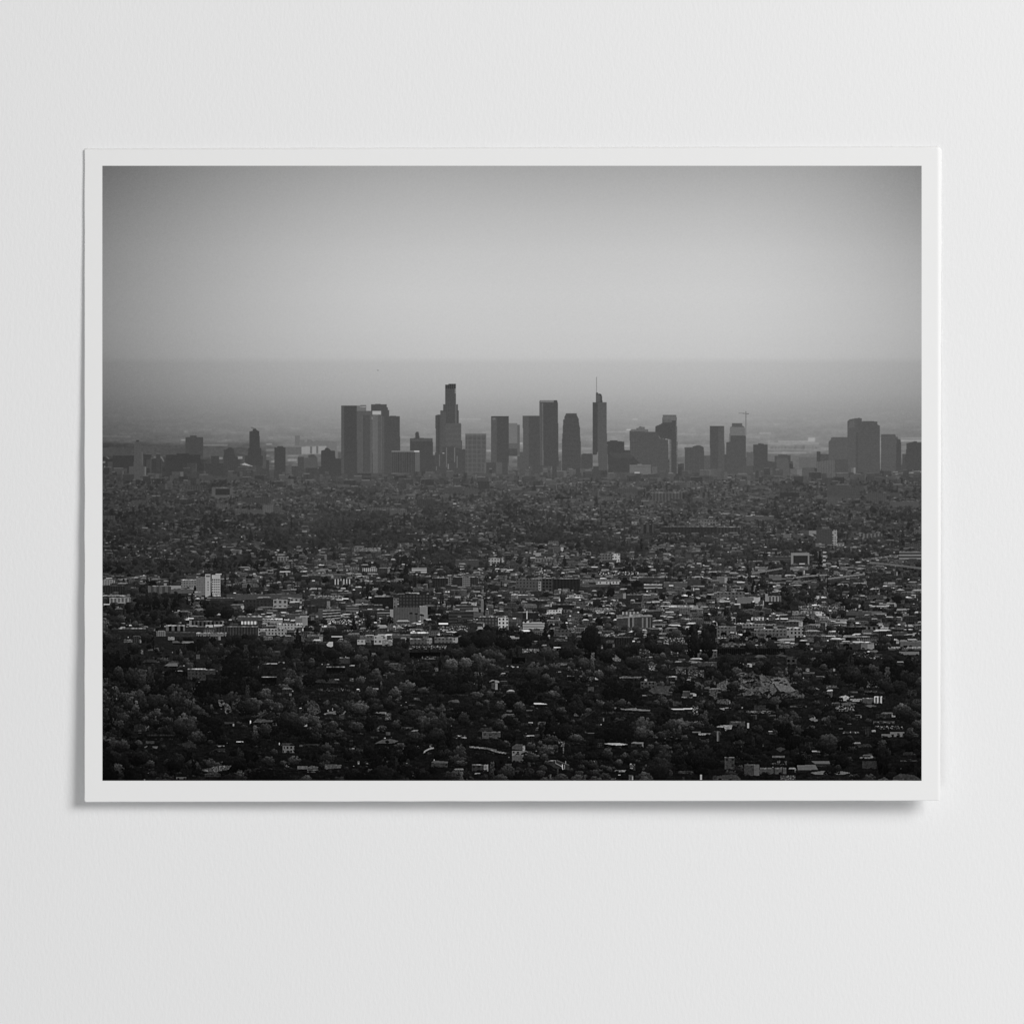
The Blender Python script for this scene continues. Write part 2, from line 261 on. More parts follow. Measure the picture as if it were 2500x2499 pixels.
 ('printed_tower', 'stepped tower with pale upper storeys beside the crane', [(R5(902, 255, 1025, 255, 1025, 285, 1055, 300, 1058, 400, 1067, 410, 1071, 760, 1040, 760, 1040, 850, 835, 850, 835, 482, 875, 475, 878, 300, 902, 295), 80, 'v', 3, 3), (R5(878, 300, 1055, 300, 1057, 400, 880, 400), 106, 'v', 8, 3), (B(R5, 902, 256, 1025, 296), 86), (B(R5, 878, 400, 884, 475), 118)]),
 ('printed_crane', 'tower crane standing over the stepped tower', [(B(R5, 1063, 118, 1072, 400), 106), (R5(980, 134, 1100, 140, 1102, 149, 1090, 152, 1070, 146, 980, 138), 106), (B(R5, 1088, 138, 1102, 150), 92)]),
 ('printed_building', None, [(R5(1071, 595, 1120, 598, 1158, 590, 1158, 760, 1071, 760), 92, 'h', 8, 3), (B(R5, 1040, 758, 1150, 850), 82)]),
 ('printed_tower', None, [(R5(1155, 507, 1210, 505, 1215, 493, 1275, 497, 1280, 505, 1323, 507, 1323, 700, 1430, 715, 1430, 925, 1290, 925, 1290, 820, 1160, 815), 76)]),
 ('printed_tower', None, [(R5(1430, 680, 1450, 625, 1555, 625, 1560, 670, 1580, 750, 1590, 930, 1430, 930), 87, 'v', 4, 3), (R5(1450, 627, 1555, 627, 1555, 665, 1445, 665), 80)]),
 ('printed_building', None, [(B(R5, 1590, 790, 1730, 945), 96), (B(R5, 1672, 797, 1730, 940), 110), (B(R5, 1590, 790, 1672, 940), 96)]),
 ('printed_building', None, [(B(R5, 1690, 655, 1905, 780), 98, 'v', 5, 3), (B(R5, 1730, 780, 1870, 945), 86, 'v', 4, 3)]),
 ('printed_tower', 'faint slab with chamfered left corner', [(R6(660, 530, 690, 500, 690, 470, 912, 465, 912, 765, 660, 765), 85)]),
 ('printed_tower', 'tower with many floor bands at the left of the right-edge pair', [(R6(1348, 432, 1535, 430, 1540, 460, 1565, 465, 1570, 490, 1600, 495, 1612, 560, 1612, 905, 1350, 905), 84, 'h', 6, 2.3), (R6(1550, 500, 1600, 500, 1612, 560, 1612, 900, 1540, 900), 74)]),
 ('printed_tower', 'large double tower with ragged roofline and floor bands', [(R6(908, 262, 935, 235, 1000, 222, 1060, 215, 1095, 222, 1095, 262, 1130, 256, 1215, 256, 1297, 265, 1300, 302, 1330, 315, 1333, 960, 1250, 1010, 915, 1010, 910, 760), 84, 'h', 3, 2.4), (R6(1045, 265, 1297, 268, 1300, 305, 1330, 318, 1332, 950, 1045, 960), 82, 'h', 11, 2.5), (R6(1015, 400, 1045, 400, 1045, 990, 1015, 990), 78), (R6(940, 262, 1000, 245, 1000, 340, 915, 345), 90), (B(R6, 986, 862, 1012, 1025), 124), (B(R6, 958, 870, 986, 1020), 100), (B(R6, 1335, 470, 1343, 905), 140)]),
 ('printed_tower', 'dark tower cut by the right edge of the picture', [(R6(1680, 548, 1760, 530, 1775, 523, 1815, 523, 1820, 535, 1879, 540, 1879, 890, 1668, 890), 73)]),
 ('printed_building', 'ribbed block in front of the faint slab', [(R6(512, 785, 620, 775, 740, 765, 742, 1045, 512, 1030), 90, 'v', 18, 4), ]),
 ('printed_building', None, [(B(R6, 742, 755, 912, 930), 79), (B(R6, 742, 930, 912, 1000), 94, 'h', 14, 6)]),
]
for name, lab, shapes in TOWERS:
    for s in shapes:
        pts, g = s[0], s[1]
        fill(pts, g, *(s[2:3] or (None,)), **({'a': s[3]} if len(s) > 3 else {}), **({'p': s[4]} if len(s) > 4 else {}), tex=1.2)
stroke(R1(1748, 305, 1808, 322), 1.5, 80)
fill(R1(1645, 738, 1680, 724, 1715, 740, 1785, 765, 1700, 755, 1620, 740), 168); fill(B(R1, 1610, 812, 1625, 835), 220); fill(B(R1, 1628, 808, 1640, 820), 170)
stroke(R6(1500, 955, 1876, 908), 3.4, 100); stroke(R6(1540, 955, 1876, 922), 1.6, 140)
stroke([(920, 903.5), (925, 904.5)], 1.6, 128)

# ---------------------------------------------------------------- the low city and the wooded hills
TA, TB, TC, TD = (frame(x, 1180, 3.864) for x in (250, 750, 1250, 1750))
TE, TF, TG, TH = (frame(x, 1530, 3.864) for x in (250, 750, 1250, 1750))
ITEMS = []   # (foot y, draw function)
KEEP = []    # boxes of drawn features that random trees must leave open
def add(F, b, g, pat=None, a=12, p=5, roof=None, rh=6, side=None, sw=0, name=None, label=None, keep=True, poly=None, under=None, order=None):
    q = F(*poly) if poly else B(F, *b)
    xs = [v[0] for v in q]; ys = [v[1] for v in q]; x0, x1, y0, y1 = min(xs), max(xs), min(ys), max(ys)
    if pat == 'v' and y1 < 1330: a *= .5
    def draw():
        if under: fill(rect(x0 + 1, y1 - 1, x1 - 1, y1 + under[0]), under[1], tex=2)
        fill(q, g, pat, a, p)
        if side: fill(rect(x1 - sw / 3.864, y0 + 1, x1, y1), side, pat, a * 2, p)
        if roof: fill(rect(x0, y0 - .5, x1, y0 + max(1.4, rh / 3.864)), roof, 'roof')
    ITEMS.append((y1 + .5 if order is None else order, draw))
    if keep: KEEP.append((x0, y0, x1, y1 + (under[0] if under else 0)))
    if name: PIECES.append((name, label, q))
PIECES = [(n, l, s[0][0]) for n, l, s in TOWERS]
b_ = 'printed_building'; h_ = 'printed_house'
# top tiles
add(TA, (1030, 35, 1230, 135), 86, roof=108, name=b_, label='pale frame-shaped block round a dark window wall'); add(TA, (1065, 50, 1203, 137), 50); add(TA, (1065, 108, 1203, 138), 84)
add(TA, (800, 25, 945, 80), 66, 'v', 20, 6); add(TA, (1310, 130, 1590, 200), 64, 'win', 10, 5, name=b_); add(TA, (1250, 240, 1510, 288), 76, 'win', 14, 5, roof=98); add(TA, (1510, 200, 1612, 290), 84, 'v', 14, 5, name=b_); add(TA, (1612, 215, 1700, 285), 72, 'win', 12, 5)
add(TA, (1070, 195, 1200, 235), 78, 'win', 14, 5); add(TA, (1310, 498, 1350, 508), 225); add(TA, (0, 300, 120, 350), 62, 'v', 16, 7); add(TA, (1650, 690, 1760, 730), 82, 'v', 30, 7, roof=120)
add(TA, (740, 905, 885, 985), 98, 'win', 34, 6.5, roof=175, name=b_, label='low wing with small dark windows beside the white tower block'); add(TA, (780, 866, 930, 906), 60)
add(TA, (885, 880, 975, 1055), 92, 'win', 10, 6, roof=120); add(TA, (970, 853, 1022, 1072), 140, name=b_, label='pale tower block, blank stair face')
add(TA, (1030, 862, 1112, 1052), 150, name=b_, label='white tower block with a grid of deep dark windows')
def hotel():
    for i in range(4):
        for j in range(6): fill(B(TA, 1034 + i * 20, 900 + j * 23, 1046 + i * 20, 914 + j * 23), 48)
    for j in range(4): fill(B(TA, 992, 925 + j * 24, 1001, 938 + j * 24), 60)
    fill(B(TA, 978, 866, 1016, 880), 80, 'speck', 50)
ITEMS.append((1180 + 1075 / 3.864, hotel))
add(TA, (1040, 1035, 1115, 1065), 130, 'speck', 70); add(TA, (870, 1020, 935, 1075), 92, roof=150); add(TA, (985, 1075, 1300, 1100), 48, roof=130)
add(TA, (0, 905, 125, 965), 96, 'v', 60, 4, roof=130, name=b_, label='pale block with close window slots at the left edge'); add(TA, (0, 960, 205, 1045), 36, 'v', 8, 6, roof=80); add(TA, (0, 1050, 240, 1062), 120, 'speck', 80)
add(TA, (65, 1075, 270, 1150), 96, 'v', 40, 9, roof=140); add(TA, (430, 965, 650, 1040), 66, 'v', 20, 14, roof=120); add(TA, (610, 962, 740, 992), 120); add(TA, (650, 990, 860, 1035), 72, roof=120); add(TA, (580, 940, 605, 970), 110)
add(TA, (1170, 1045, 1250, 1090), 60); add(TA, (1250, 1040, 1885, 1100), 62, roof=85); add(TA, (1540, 1048, 1690, 1060), 130, 'speck', 60)
add(TA, (1350, 1095, 1612, 1205), 43, 'win', 9, 9, name=b_); add(TA, (1612, 1095, 1745, 1200), 118, 'win', 60, 12, name=b_, label='pale walled block with few dark windows'); add(TA, (1772, 1080, 1883, 1165), 114, 'win', 62, 11, name=b_); add(TA, (1720, 1165, 1860, 1215), 40)
add(TA, (1740, 1225, 1932, 1290), 62, roof=110); add(TA, (1820, 1260, 1935, 1360), 90, roof=130, side=110, sw=50)
add(TA, (600, 1335, 780, 1390), 50, 'v', 60, 14, roof=150, rh=8); add(TA, (790, 1345, 975, 1395), 40, roof=110); add(TA, (860, 1295, 1132, 1345), 44, 'v', 36, 10, roof=100); add(TA, (975, 1335, 1045, 1385), 150, 'win', 90, 12); add(TA, (1050, 1330, 1132, 1350), 150)
add(TA, (1275, 1250, 1640, 1300), 62, roof=165, rh=10, name=b_); add(TA, (1310, 1300, 1460, 1330), 140, 'v', 70, 8); add(TA, (1510, 1275, 1700, 1330), 110, 'win', 70, 7, roof=175); add(TA, (1070, 1345, 1470, 1432), 44, 'v', 14, 7, roof=125, name=b_, label='long dark block with closely set bays')
add(TA, (1470, 1368, 1740, 1432), 112, 'win', 80, 8, roof=150); add(TA, (1650, 1320, 1885, 1380), 125, 'win', 80, 8, roof=190); add(TA, (885, 1405, 1170, 1440), 90, 'win', 60, 6, roof=160, rh=11)
add(TA, (150, 1362, 410, 1400), 38, roof=130, rh=9); add(TA, (510, 1390, 600, 1440), 85, 'v', 20, 5); add(TA, (600, 1400, 880, 1445), 42, roof=75)
# B
add(TB, (262, 15, 268, 105), 84, keep=False); add(TB, (70, 135, 285, 190), 62, 'v', 14, 6); add(TB, (1030, 150, 1205, 215), 60, 'v', 16, 5, name=b_); add(TB, (780, 240, 940, 296), 76, 'v', 24, 5, roof=105); add(TB, (1290, 35, 1470, 112), 70, 'h', 12, 4)
add(TB, (1485, 35, 1612, 132), 78, 'grid', 16, 4, roof=100, name=b_); add(TB, (1365, 187, 1440, 196), 190); add(TB, (0, 285, 118, 330), 60, roof=92); add(TB, (930, 475, 1110, 522), 48, roof=90); add(TB, (570, 225, 850, 250), 74, 'v', 20, 6)
add(TB, (440, 608, 690, 640), 96, 'speck', 70); add(TB, (1710, 705, 1857, 752), 130, 'win', 80, 7, roof=150, name=b_); add(TB, (1400, 715, 1620, 780), 60, roof=95); add(TB, (70, 725, 212, 778), 66, 'win', 18, 6, roof=92)
add(TB, (985, 795, 1128, 850), 128, 'h', 70, 5, name=b_, label='small pale block striped with window bands'); add(TB, (520, 795, 655, 832), 116, 'v', 60, 5); add(TB, (395, 790, 490, 818), 96, 'win', 60, 6); add(TB, (640, 640, 700, 690), 60, roof=96)
add(TB, (1180, 885, 1330, 985), 37, 'v', 6, 6, roof=150, name=b_, label='dark block with bright roof clutter'); add(TB, (1330, 880, 1366, 985), 88, 'grid', 44, 5); add(TB, (1370, 880, 1468, 985), 40, roof=140); add(TB, (1466, 880, 1536, 987), 96, 'grid', 40, 5, roof=140); add(TB, (1538, 880, 1612, 975), 44, 'v', 8, 5, roof=140)
add(TB, (260, 900, 412, 955), 90, 'v', 110, 7); add(TB, (0, 850, 380, 868), 84, 'speck', 40)
add(TB, (635, 1055, 812, 1188), 29, roof=120, rh=16, name=b_, label='dark castle-like block with crenellated roof'); add(TB, (812, 1085, 862, 1170), 88, 'win', 50, 8); add(TB, (865, 1045, 1172, 1182), 37, 'grid', -16, 8, name=b_, label='wide dark block dotted with windows'); add(TB, (1010, 1010, 1146, 1062), 36, roof=60); add(TB, (840, 970, 895, 1050), 34)
add(TB, (60, 1055, 342, 1102), 96, 'speck', 100); add(TB, (30, 1085, 220, 1150), 46, roof=80); add(TB, (0, 1148, 182, 1230), 38, 'v', 6, 9, roof=80); add(TB, (185, 1108, 218, 1175), 98); add(TB, (105, 1150, 200, 1180), 78)
add(TB, (105, 1180, 316, 1298), 62, roof=84, name=b_, label='office block with bright window bands on its right half')
def bands():
    for j in range(4): fill(TB(145, 1196 + j * 27, 314, 1188 + j * 25, 314, 1196 + j * 25, 145, 1206 + j * 27), 120); fill(TB(145, 1206 + j * 27, 314, 1197 + j * 25, 314, 1211 + j * 25, 145, 1221 + j * 27), 34)
ITEMS.append((1182 + 1299 / 3.864, bands))
add(TB, (365, 1150, 487, 1218), 66, 'h', 40, 6, roof=100); add(TB, (487, 1140, 712, 1192), 42, 'win', 10, 8, roof=110); add(TB, (660, 1190, 782, 1275), 70, 'h', 70, 7, roof=100); add(TB, (780, 1188, 852, 1285), 118, name=b_); add(TB, (455, 1090, 560, 1135), 66, roof=92)
add(TB, (850, 1130, 1055, 1172), 40, roof=112, rh=14); add(TB, (812, 1168, 1062, 1326), 68, 'v', 12, 4, name=b_, label='broad ribbed block, shaded front'); add(TB, (1060, 1155, 1137, 1322), 108, roof=150, name=b_, label='bright blank end wall of the broad ribbed block')
add(TB, (1400, 1145, 1565, 1218), 56, 'h', 26, 7, roof=110); add(TB, (1335, 1205, 1570, 1312), 44, 'h', 16, 8, name=b_, label='curved office block with dark floor bands'); add(TB, (1565, 1170, 1617, 1218), 108); add(TB, (1565, 1218, 1662, 1262), 72); add(TB, (1640, 1100, 1667, 1215), 90); add(TB, (1540, 1120, 1600, 1150), 130, 'speck', 60)
add(TB, (1610, 1245, 1897, 1268), 90, 'speck', 120); add(TB, (1610, 1265, 1802, 1352), 44, 'grid', -22, 8, name=b_); add(TB, (1802, 1265, 1897, 1378), 152, 'win', 110, 9, name=b_, label='bright white facade with rows of windows')
add(TB, None, 38, poly=(1435, 1370, 1480, 1320, 1590, 1312, 1590, 1400, 1530, 1400)); add(TB, (1240, 1312, 1328, 1331), 200); add(TB, (190, 1278, 545, 1332), 60, 'speck', 190); add(TB, (330, 1380, 1160, 1400), 60, 'speck', 90)
add(TB, (975, 1402, 1142, 1440), 56, 'win', 12, 7, roof=190, rh=12); add(TB, (1250, 1345, 1530, 1400), 60, 'speck', 140); add(TB, (760, 1325, 1010, 1345), 90, 'speck', 110)
# C
add(TC, (835, 120, 942, 162), 80, 'win', 8, 5); add(TC, (965, 50, 1187, 112), 70, 'v', 14, 5, name=b_); add(TC, (1320, 78, 1607, 172), 72, 'v', 34, 8, roof=100, rh=14, name=b_, label='pale ribbed block with broad flat roof'); add(TC, (1775, 80, 1870, 155), 66, 'v', 40, 12); add(TC, (400, 120, 562, 156), 46, roof=82); add(TC, (555, 118, 566, 156), 122)
add(TC, (1215, 385, 1337, 472), 54, 'v', 40, 14, name=b_); add(TC, (1400, 405, 1935, 478), 46, 'v', 7, 8, roof=120, name=b_, label='very long low dark block'); add(TD, (0, 408, 217, 478), 50, 'v', 16, 8, roof=150); add(TC, (1760, 342, 1932, 402), 90, 'win', 40, 7)
add(TC, (550, 420, 672, 484), 42, name=b_); add(TC, (1130, 355, 1180, 388), 100, 'speck', 60); add(TC, (600, 305, 760, 345), 82, 'speck', 70)
add(TC, (875, 625, 962, 668), 52); add(TC, (825, 668, 942, 752), 80, 'win', 36, 7, roof=120, name=b_, label='small hotel block, shaded wing'); add(TC, (945, 660, 1022, 750), 150, 'win', 100, 7, name=b_, label='small bright hotel block with dark windows')
add(TC, (345, 598, 487, 647), 70, 'h', 20, 6, side=140, sw=26, name=b_); add(TC, (215, 705, 422, 748), 76, 'v', 26, 7, roof=110); add(TC, (200, 652, 276, 686), 118); add(TC, (276, 655, 416, 692), 52, roof=80, side=90, sw=20); add(TC, (340, 540, 440, 580), 76, 'win', 16, 5)
add(TC, (800, 830, 1250, 860), 52, 'speck', 180); add(TC, (40, 895, 282, 1022), 66, 'win', 24, 8, roof=125, name=b_, label='long pale apartment block'); add(TC, (248, 925, 275, 1025), 118, 'win', 60, 7); add(TC, (282, 892, 386, 1022), 52, 'grid', 22, 8, roof=120)
add(TC, (384, 895, 642, 1022), 33, 'v', 5, 8, roof=118, name=b_, label='dark boxy block beside the long pale one'); add(TC, (670, 905, 1010, 932), 88, 'speck', 26); add(TC, (792, 922, 1012, 952), 140, 'win', 80, 8, name=b_); add(TC, (640, 950, 880, 975), 62)
add(TC, (1195, 880, 1442, 922), 48, roof=122, rh=10); add(TC, (1430, 930, 1652, 978), 66, roof=110, name=b_); add(TC, (1640, 900, 1780, 970), 52, roof=84); add(TC, (1245, 950, 1420, 990), 86, 'h', 80, 8, roof=175); add(TC, (1890, 878, 1935, 935), 56); add(TD, (0, 878, 102, 938), 84, roof=120, side=120, sw=30)
add(TC, (145, 1098, 362, 1150), 36, roof=120); add(TC, (415, 1138, 588, 1188), 30, roof=122); add(TC, (585, 1140, 710, 1180), 62); add(TC, (330, 1192, 467, 1232), 150, 'win', 90, 7, roof=185); add(TC, (0, 1210, 102, 1290), 46, roof=90); add(TC, (100, 1213, 252, 1310), 33, roof=130, name=b_)
add(TC, (100, 1312, 310, 1385), 112, 'h', 50, 6, name=b_, label='pale banded building with two small domes'); add(TC, (134, 1200, 147, 1310), 145, name='printed_minaret', label='slim pale tower above two domes'); add(TC, None, 150, poly=(135, 1315, 138, 1300, 150, 1295, 162, 1300, 165, 1315)); add(TC, None, 140, poly=(100, 1318, 103, 1305, 110, 1301, 118, 1305, 121, 1318))
add(TC, (985, 1240, 1327, 1385), 60, roof=118, rh=14, name=b_, label='apartment slab with tall projecting bays')
def bays():
    for x, w, g in [(985, 110, 52), (1095, 16, 96), (1111, 22, 44), (1133, 20, 92), (1153, 30, 56), (1183, 40, 50), (1223, 16, 90), (1239, 24, 54), (1263, 20, 96), (1283, 14, 42), (1297, 12, 76), (1309, 18, 44)]: fill(B(TC, x, 1262, x + w, 1385), g, 'h', 5, 5)
    fill(TC(985, 1262, 1320, 1240, 1320, 1250, 985, 1274), 116, 'speck', 20)
ITEMS.append((1182 + 1386 / 3.864, bays))
add(TC, (395, 1378, 562, 1442), 58, 'win', 20, 9, roof=85); add(TC, (1480, 1150, 1757, 1205), 74, roof=170, rh=18, side=120, sw=60); add(TC, (520, 1050, 640, 1085), 120, 'win', 70, 8); add(TC, (1080, 1045, 1300, 1078), 40, roof=125); add(TC, (990, 1035, 1075, 1085), 60, side=110, sw=26, roof=80)
add(TC, (780, 1170, 950, 1215), 100, 'speck', 100); add(TC, (1040, 1210, 1200, 1240), 100, 'v', 60, 9); add(TC, (0, 1050, 210, 1085), 60, roof=175); add(TC, (520, 1355, 640, 1400), 90, 'speck', 110)
# D
add(TD, (1040, 15, 1250, 150), 70, 'grid', 5, 4); add(TD, (1245, 35, 1347, 150), 72, 'grid', 14, 4, name=b_); add(TD, (1045, 118, 1142, 206), 78, 'grid', 18, 4, name=b_, label='pale gridded block in the hazy middle distance'); add(TD, (1415, 88, 1602, 192), 70, 'v', 14, 5, name=b_); add(TD, (1630, 165, 1905, 228), 74, roof=95); add(TD, (595, 85, 777, 142), 52, name=b_)
add(TD, (265, 305, 540, 352), 72, roof=120); add(TD, (320, 290, 360, 310), 130, 'speck', 50); add(TD, (990, 406, 1070, 436), 82, 'speck', 30); add(TD, (938, 428, 1090, 585), 60, 'v', 7, 4, name=b_, label='dark office tower front, standing alone'); add(TD, (1088, 435, 1137, 582), 126, 'win', 80, 5.5, name=b_, label='bright windowed side of the lone office tower')
add(TD, (630, 475, 703, 515), 86, 'v', 40, 5); add(TD, (785, 440, 940, 492), 66, side=110, sw=70); add(TD, (1345, 470, 1560, 515), 76, 'v', 60, 9); add(TD, (1860, 425, 1935, 490), 74, 'win', 16, 7, roof=90); add(TD, (930, 565, 990, 595), 84, roof=130); add(TD, (1130, 555, 1200, 600), 100, 'speck', 70)
add(TD, (480, 685, 702, 735), 56, 'h', 14, 6, roof=88); add(TD, (700, 654, 875, 768), 108, name=b_, label='pale doorway-shaped block framing a dark wall'); add(TD, (722, 680, 858, 770), 42, 'h', 6, 5); add(TD, (1000, 640, 1026, 790), 90, 'h', 90, 10); add(TD, (690, 785, 862, 815), 96, roof=140)
add(TD, (1720, 640, 1935, 742), 78, 'h', 56, 8, roof=110, name=b_, label='banded office block at the right edge'); add(TD, (1775, 558, 1935, 620), 62, 'grid', 10, 5, roof=76)
def roads():
    stroke(TD(480, 945, 900, 925, 1040, 900, 1400, 852), 4, 100); stroke(TD(720, 890, 860, 872, 1040, 862), 3.4, 106); stroke(TD(1370, 722, 1540, 700, 1700, 682), 5, 92, pat='speck', a=70)
    stroke(TD(1440, 745, 1640, 765, 1935, 800), 5.5, 84, pat='h', a=26, p=2.4); stroke(TD(520, 905, 720, 893), 3, 84); stroke(TD(1040, 918, 1400, 866), 3, 56); stroke(TD(280, 858, 620, 800), 4, 96)
ITEMS.append((1180 + 925 / 3.864, roads)); KEEP.append((1870, 1404, 2120, 1422)); KEEP.append((2110, 1355, 2250, 1388))
add(TD, (358, 785, 482, 816), 88, roof=110); add(TD, (490, 865, 612, 912), 78, roof=112); add(TD, (0, 1022, 262, 1092), 74, 'win', 34, 9, roof=112, name=b_, label='stepped pale apartment block'); add(TD, (135, 990, 185, 1040), 96, 'win', 40, 8); add(TD, (190, 1068, 408, 1132), 88, roof=120, side=140, sw=60)
add(TD, (455, 1040, 482, 1112), 110, name='printed_church', label='small church with a square tower'); add(TD, (480, 1062, 605, 1112), 84, 'v', 50, 8, roof=120); add(TD, (710, 1205, 992, 1248), 96, 'win', 50, 8, roof=130, side=150, sw=60); add(TD, (770, 1150, 1210, 1195), 66, 'speck', 110)
add(TD, (580, 1300, 812, 1355), 50, 'win', 16, 9, roof=90, side=130, sw=40); add(TD, (970, 1280, 1232, 1320), 62, roof=125, side=110, sw=70); add(TD, (1200, 1345, 1405, 1445), 28, 'grid', 8, 9, roof=95, name=b_); add(TD, (1405, 1345, 1545, 1425), 50, 'v', 46, 12, roof=85); add(TD, (1220, 1205, 1560, 1245), 60, roof=86, side=80, sw=100)
add(TD, (1755, 1225, 1812, 1275), 84, roof=120); add(TD, (350, 1375, 662, 1449), 74, 'win', 30, 9, roof=130, name=b_, label='white apartment block with even windows'); add(TD, (0, 1345, 182, 1449), 74, 'win', 24, 9, roof=115); add(TD, (326, 1262, 446, 1290), 110, 'v', 70, 9, roof=160); add(TD, (660, 1360, 815, 1449), 100, 'win', 90, 9, roof=170)
add(TD, (185, 1325, 560, 1365), 84, 'win', 50, 8, roof=120)
# E
add(TE, (805, 392, 972, 502), 47, 'win', 12, 9, roof=150, rh=9, name=h_, label='box house on the slope with bright roof line'); add(TE, (975, 398, 1066, 450), 46, roof=120, rh=7); add(TE, (958, 400, 971, 465), 160)
add(TE, None, 88, poly=(580, 368, 625, 340, 708, 338, 710, 372), under=(3, 14), name=h_); add(TE, (1500, 470, 1642, 552), 14, roof=150, rh=6, name=h_, label='black boxy house with white roof rim'); add(TE, (1626, 478, 1642, 520), 170)
add(TE, None, 66, poly=(430, 216, 520, 195, 560, 196, 566, 226, 430, 226), under=(16, 26), name=h_); add(TE, (362, 210, 385, 260), 70, 'speck', 90); add(TE, None, 42, poly=(375, 335, 400, 308, 480, 303, 518, 330), under=(8, 22)); add(TE, (1490, 340, 1650, 351), 125); add(TE, (1660, 330, 1720, 342), 100)
add(TE, None, 62, 'rock', 30, poly=(1085, 680, 1140, 690, 1205, 745, 1225, 805, 1170, 820, 1110, 770)); add(TE, None, 46, 'rock', 20, poly=(1430, 830, 1590, 740, 1640, 730, 1590, 800, 1480, 860)); add(TE, None, 40, 'rock', 20, poly=(1210, 690, 1310, 660, 1290, 720, 1230, 790)); add(TE, None, 34, 'rock', 20, poly=(780, 600, 900, 545, 850, 640, 810, 700))
add(TE, None, 62, 'rock', 12, poly=(1420, 900, 1460, 865, 1640, 880, 1600, 895, 1500, 900), under=(4, 12)); add(TE, None, 30, poly=(295, 985, 300, 930, 330, 912, 400, 925, 405, 990), name=h_); add(TE, (390, 930, 440, 982), 50, 'speck', 80); add(TE, (340, 975, 368, 1000), 66)
add(TE, (420, 1015, 708, 1065), 15, roof=34, rh=14); add(TE, None, 48, poly=(1680, 1120, 1700, 1092, 1790, 1095, 1812, 1125)); add(TE, (1700, 1122, 1812, 1185), 84, 'win', 90, 9, name=h_, label='bright house with dark windows among trees'); add(TE, (1392, 880, 1404, 918), 170); add(TE, (1664, 1090, 1674, 1112), 150)
add(TE, None, 70, 'speck', 80, poly=(930, 1345, 1010, 1330, 1080, 1308, 1220, 1305, 1190, 1345, 1100, 1360, 1085, 1375, 960, 1362), under=(5, 12), name=h_, label='low house with broken pale flat roof'); add(TE, (1265, 1079, 1330, 1087), 180); add(TE, (1085, 1118, 1150, 1130), 110, 'speck', 70)
add(TE, (695, 1415, 792, 1432), 72); add(TE, (1840, 1308, 1935, 1342), 78, 'speck', 26, under=(3, 14)); add(TE, (1150, 895, 1245, 912), 46, under=(4, 10)); add(TE, (1228, 912, 1244, 935), 110); add(TE, (885, 260, 918, 300), 66); add(TE, (1080, 270, 1090, 290), 100, keep=False)
add(TE, (200, 115, 300, 145), 74, 'speck', 60); add(TE, (618, 92, 680, 125), 110, 'speck', 60); add(TE, (660, 132, 775, 150), 74, under=(4, 20)); add(TE, (410, 1075, 492, 1100), 48, under=(3, 14)); add(TE, None, 36, poly=(700, 1105, 800, 1085, 885, 1105, 880, 1145, 800, 1140)); add(TE, None, 76, poly=(470, 1125, 525, 1125, 515, 1148, 480, 1150)); add(TE, None, 80, poly=(395, 1130, 425, 1118, 425, 1128, 400, 1140))
add(TE, None, 34, poly=(1020, 1170, 1080, 1145, 1160, 1145, 1150, 1180)); add(TE, (1600, 230, 1680, 275), 40, roof=85); add(TE, (0, 480, 50, 555), 40, 'rock', 14); add(TE, (100, 165, 205, 200), 28); add(TE, (1860, 1108, 1935, 1128), 56)
# F
add(TF, (470, 120, 548, 168), 130, 'win', 50, 9); add(TF, (500, 85, 632, 148), 78, 'win', 26, 8, roof=110, name=b_, label='old pale building with corner wing'); add(TF, (630, 82, 752, 165), 128, 'win', 60, 10, roof=150); add(TF, (645, 22, 742, 85), 56, 'win', 14, 9); add(TF, (708, 120, 802, 178), 112, 'speck', 60)
add(TF, (970, 108, 1178, 162), 66, 'win', 20, 9, roof=118, rh=10, side=104, sw=50, name=b_); add(TF, (0, 68, 150, 104), 90, 'speck', 70); add(TF, None, 150, poly=(180, 165, 205, 140, 243, 140, 243, 182, 225, 190, 190, 182)); add(TF, (228, 84, 332, 96), 150); add(TF, (100, 142, 205, 165), 40, roof=70)
add(TF, (800, 70, 972, 105), 62, roof=110); add(TF, (1200, 98, 1422, 152), 76, 'win', 26, 9, roof=110, side=120, sw=50); add(TF, (960, 172, 1312, 207), 64, 'speck', 110); add(TF, (965, 238, 1255, 292), 12); add(TF, (305, 288, 402, 345), 46, roof=120, name=h_); add(TF, (360, 280, 368, 300), 150)
add(TF, (135, 347, 208, 357), 130); add(TF, (180, 372, 357, 435), 14, roof=105, rh=10); add(TF, (1080, 278, 1218, 304), 82); add(TF, None, 42, poly=(55, 525, 90, 495, 250, 490, 292, 515, 290, 530), under=(16, 20), name=h_, label='wide dark house with hipped roof above a lit terrace'); add(TF, (120, 578, 345, 604), 40, 'speck', 120)
add(TF, None, 88, 'speck', 14, poly=(160, 818, 215, 795, 372, 790, 345, 825), under=(13, 26), name=h_, label='house with pale flat roof on the slope'); add(TF, (300, 822, 352, 870), 48); add(TF, (235, 765, 243, 790), 120); add(TF, (190, 780, 205, 800), 100)
add(TF, None, 88, poly=(635, 800, 740, 800, 758, 812, 730, 820, 640, 812), under=(8, 20)); add(TF, (735, 812, 792, 880), 70, 'speck', 110, name=h_); add(TF, None, 112, poly=(1705, 520, 1745, 498, 1800, 505, 1838, 525, 1790, 525), name=h_, label='house with pale curved roof'); add(TF, (1738, 525, 1795, 590), 52, side=110, sw=20); add(TF, (1830, 545, 1935, 580), 28, roof=50)
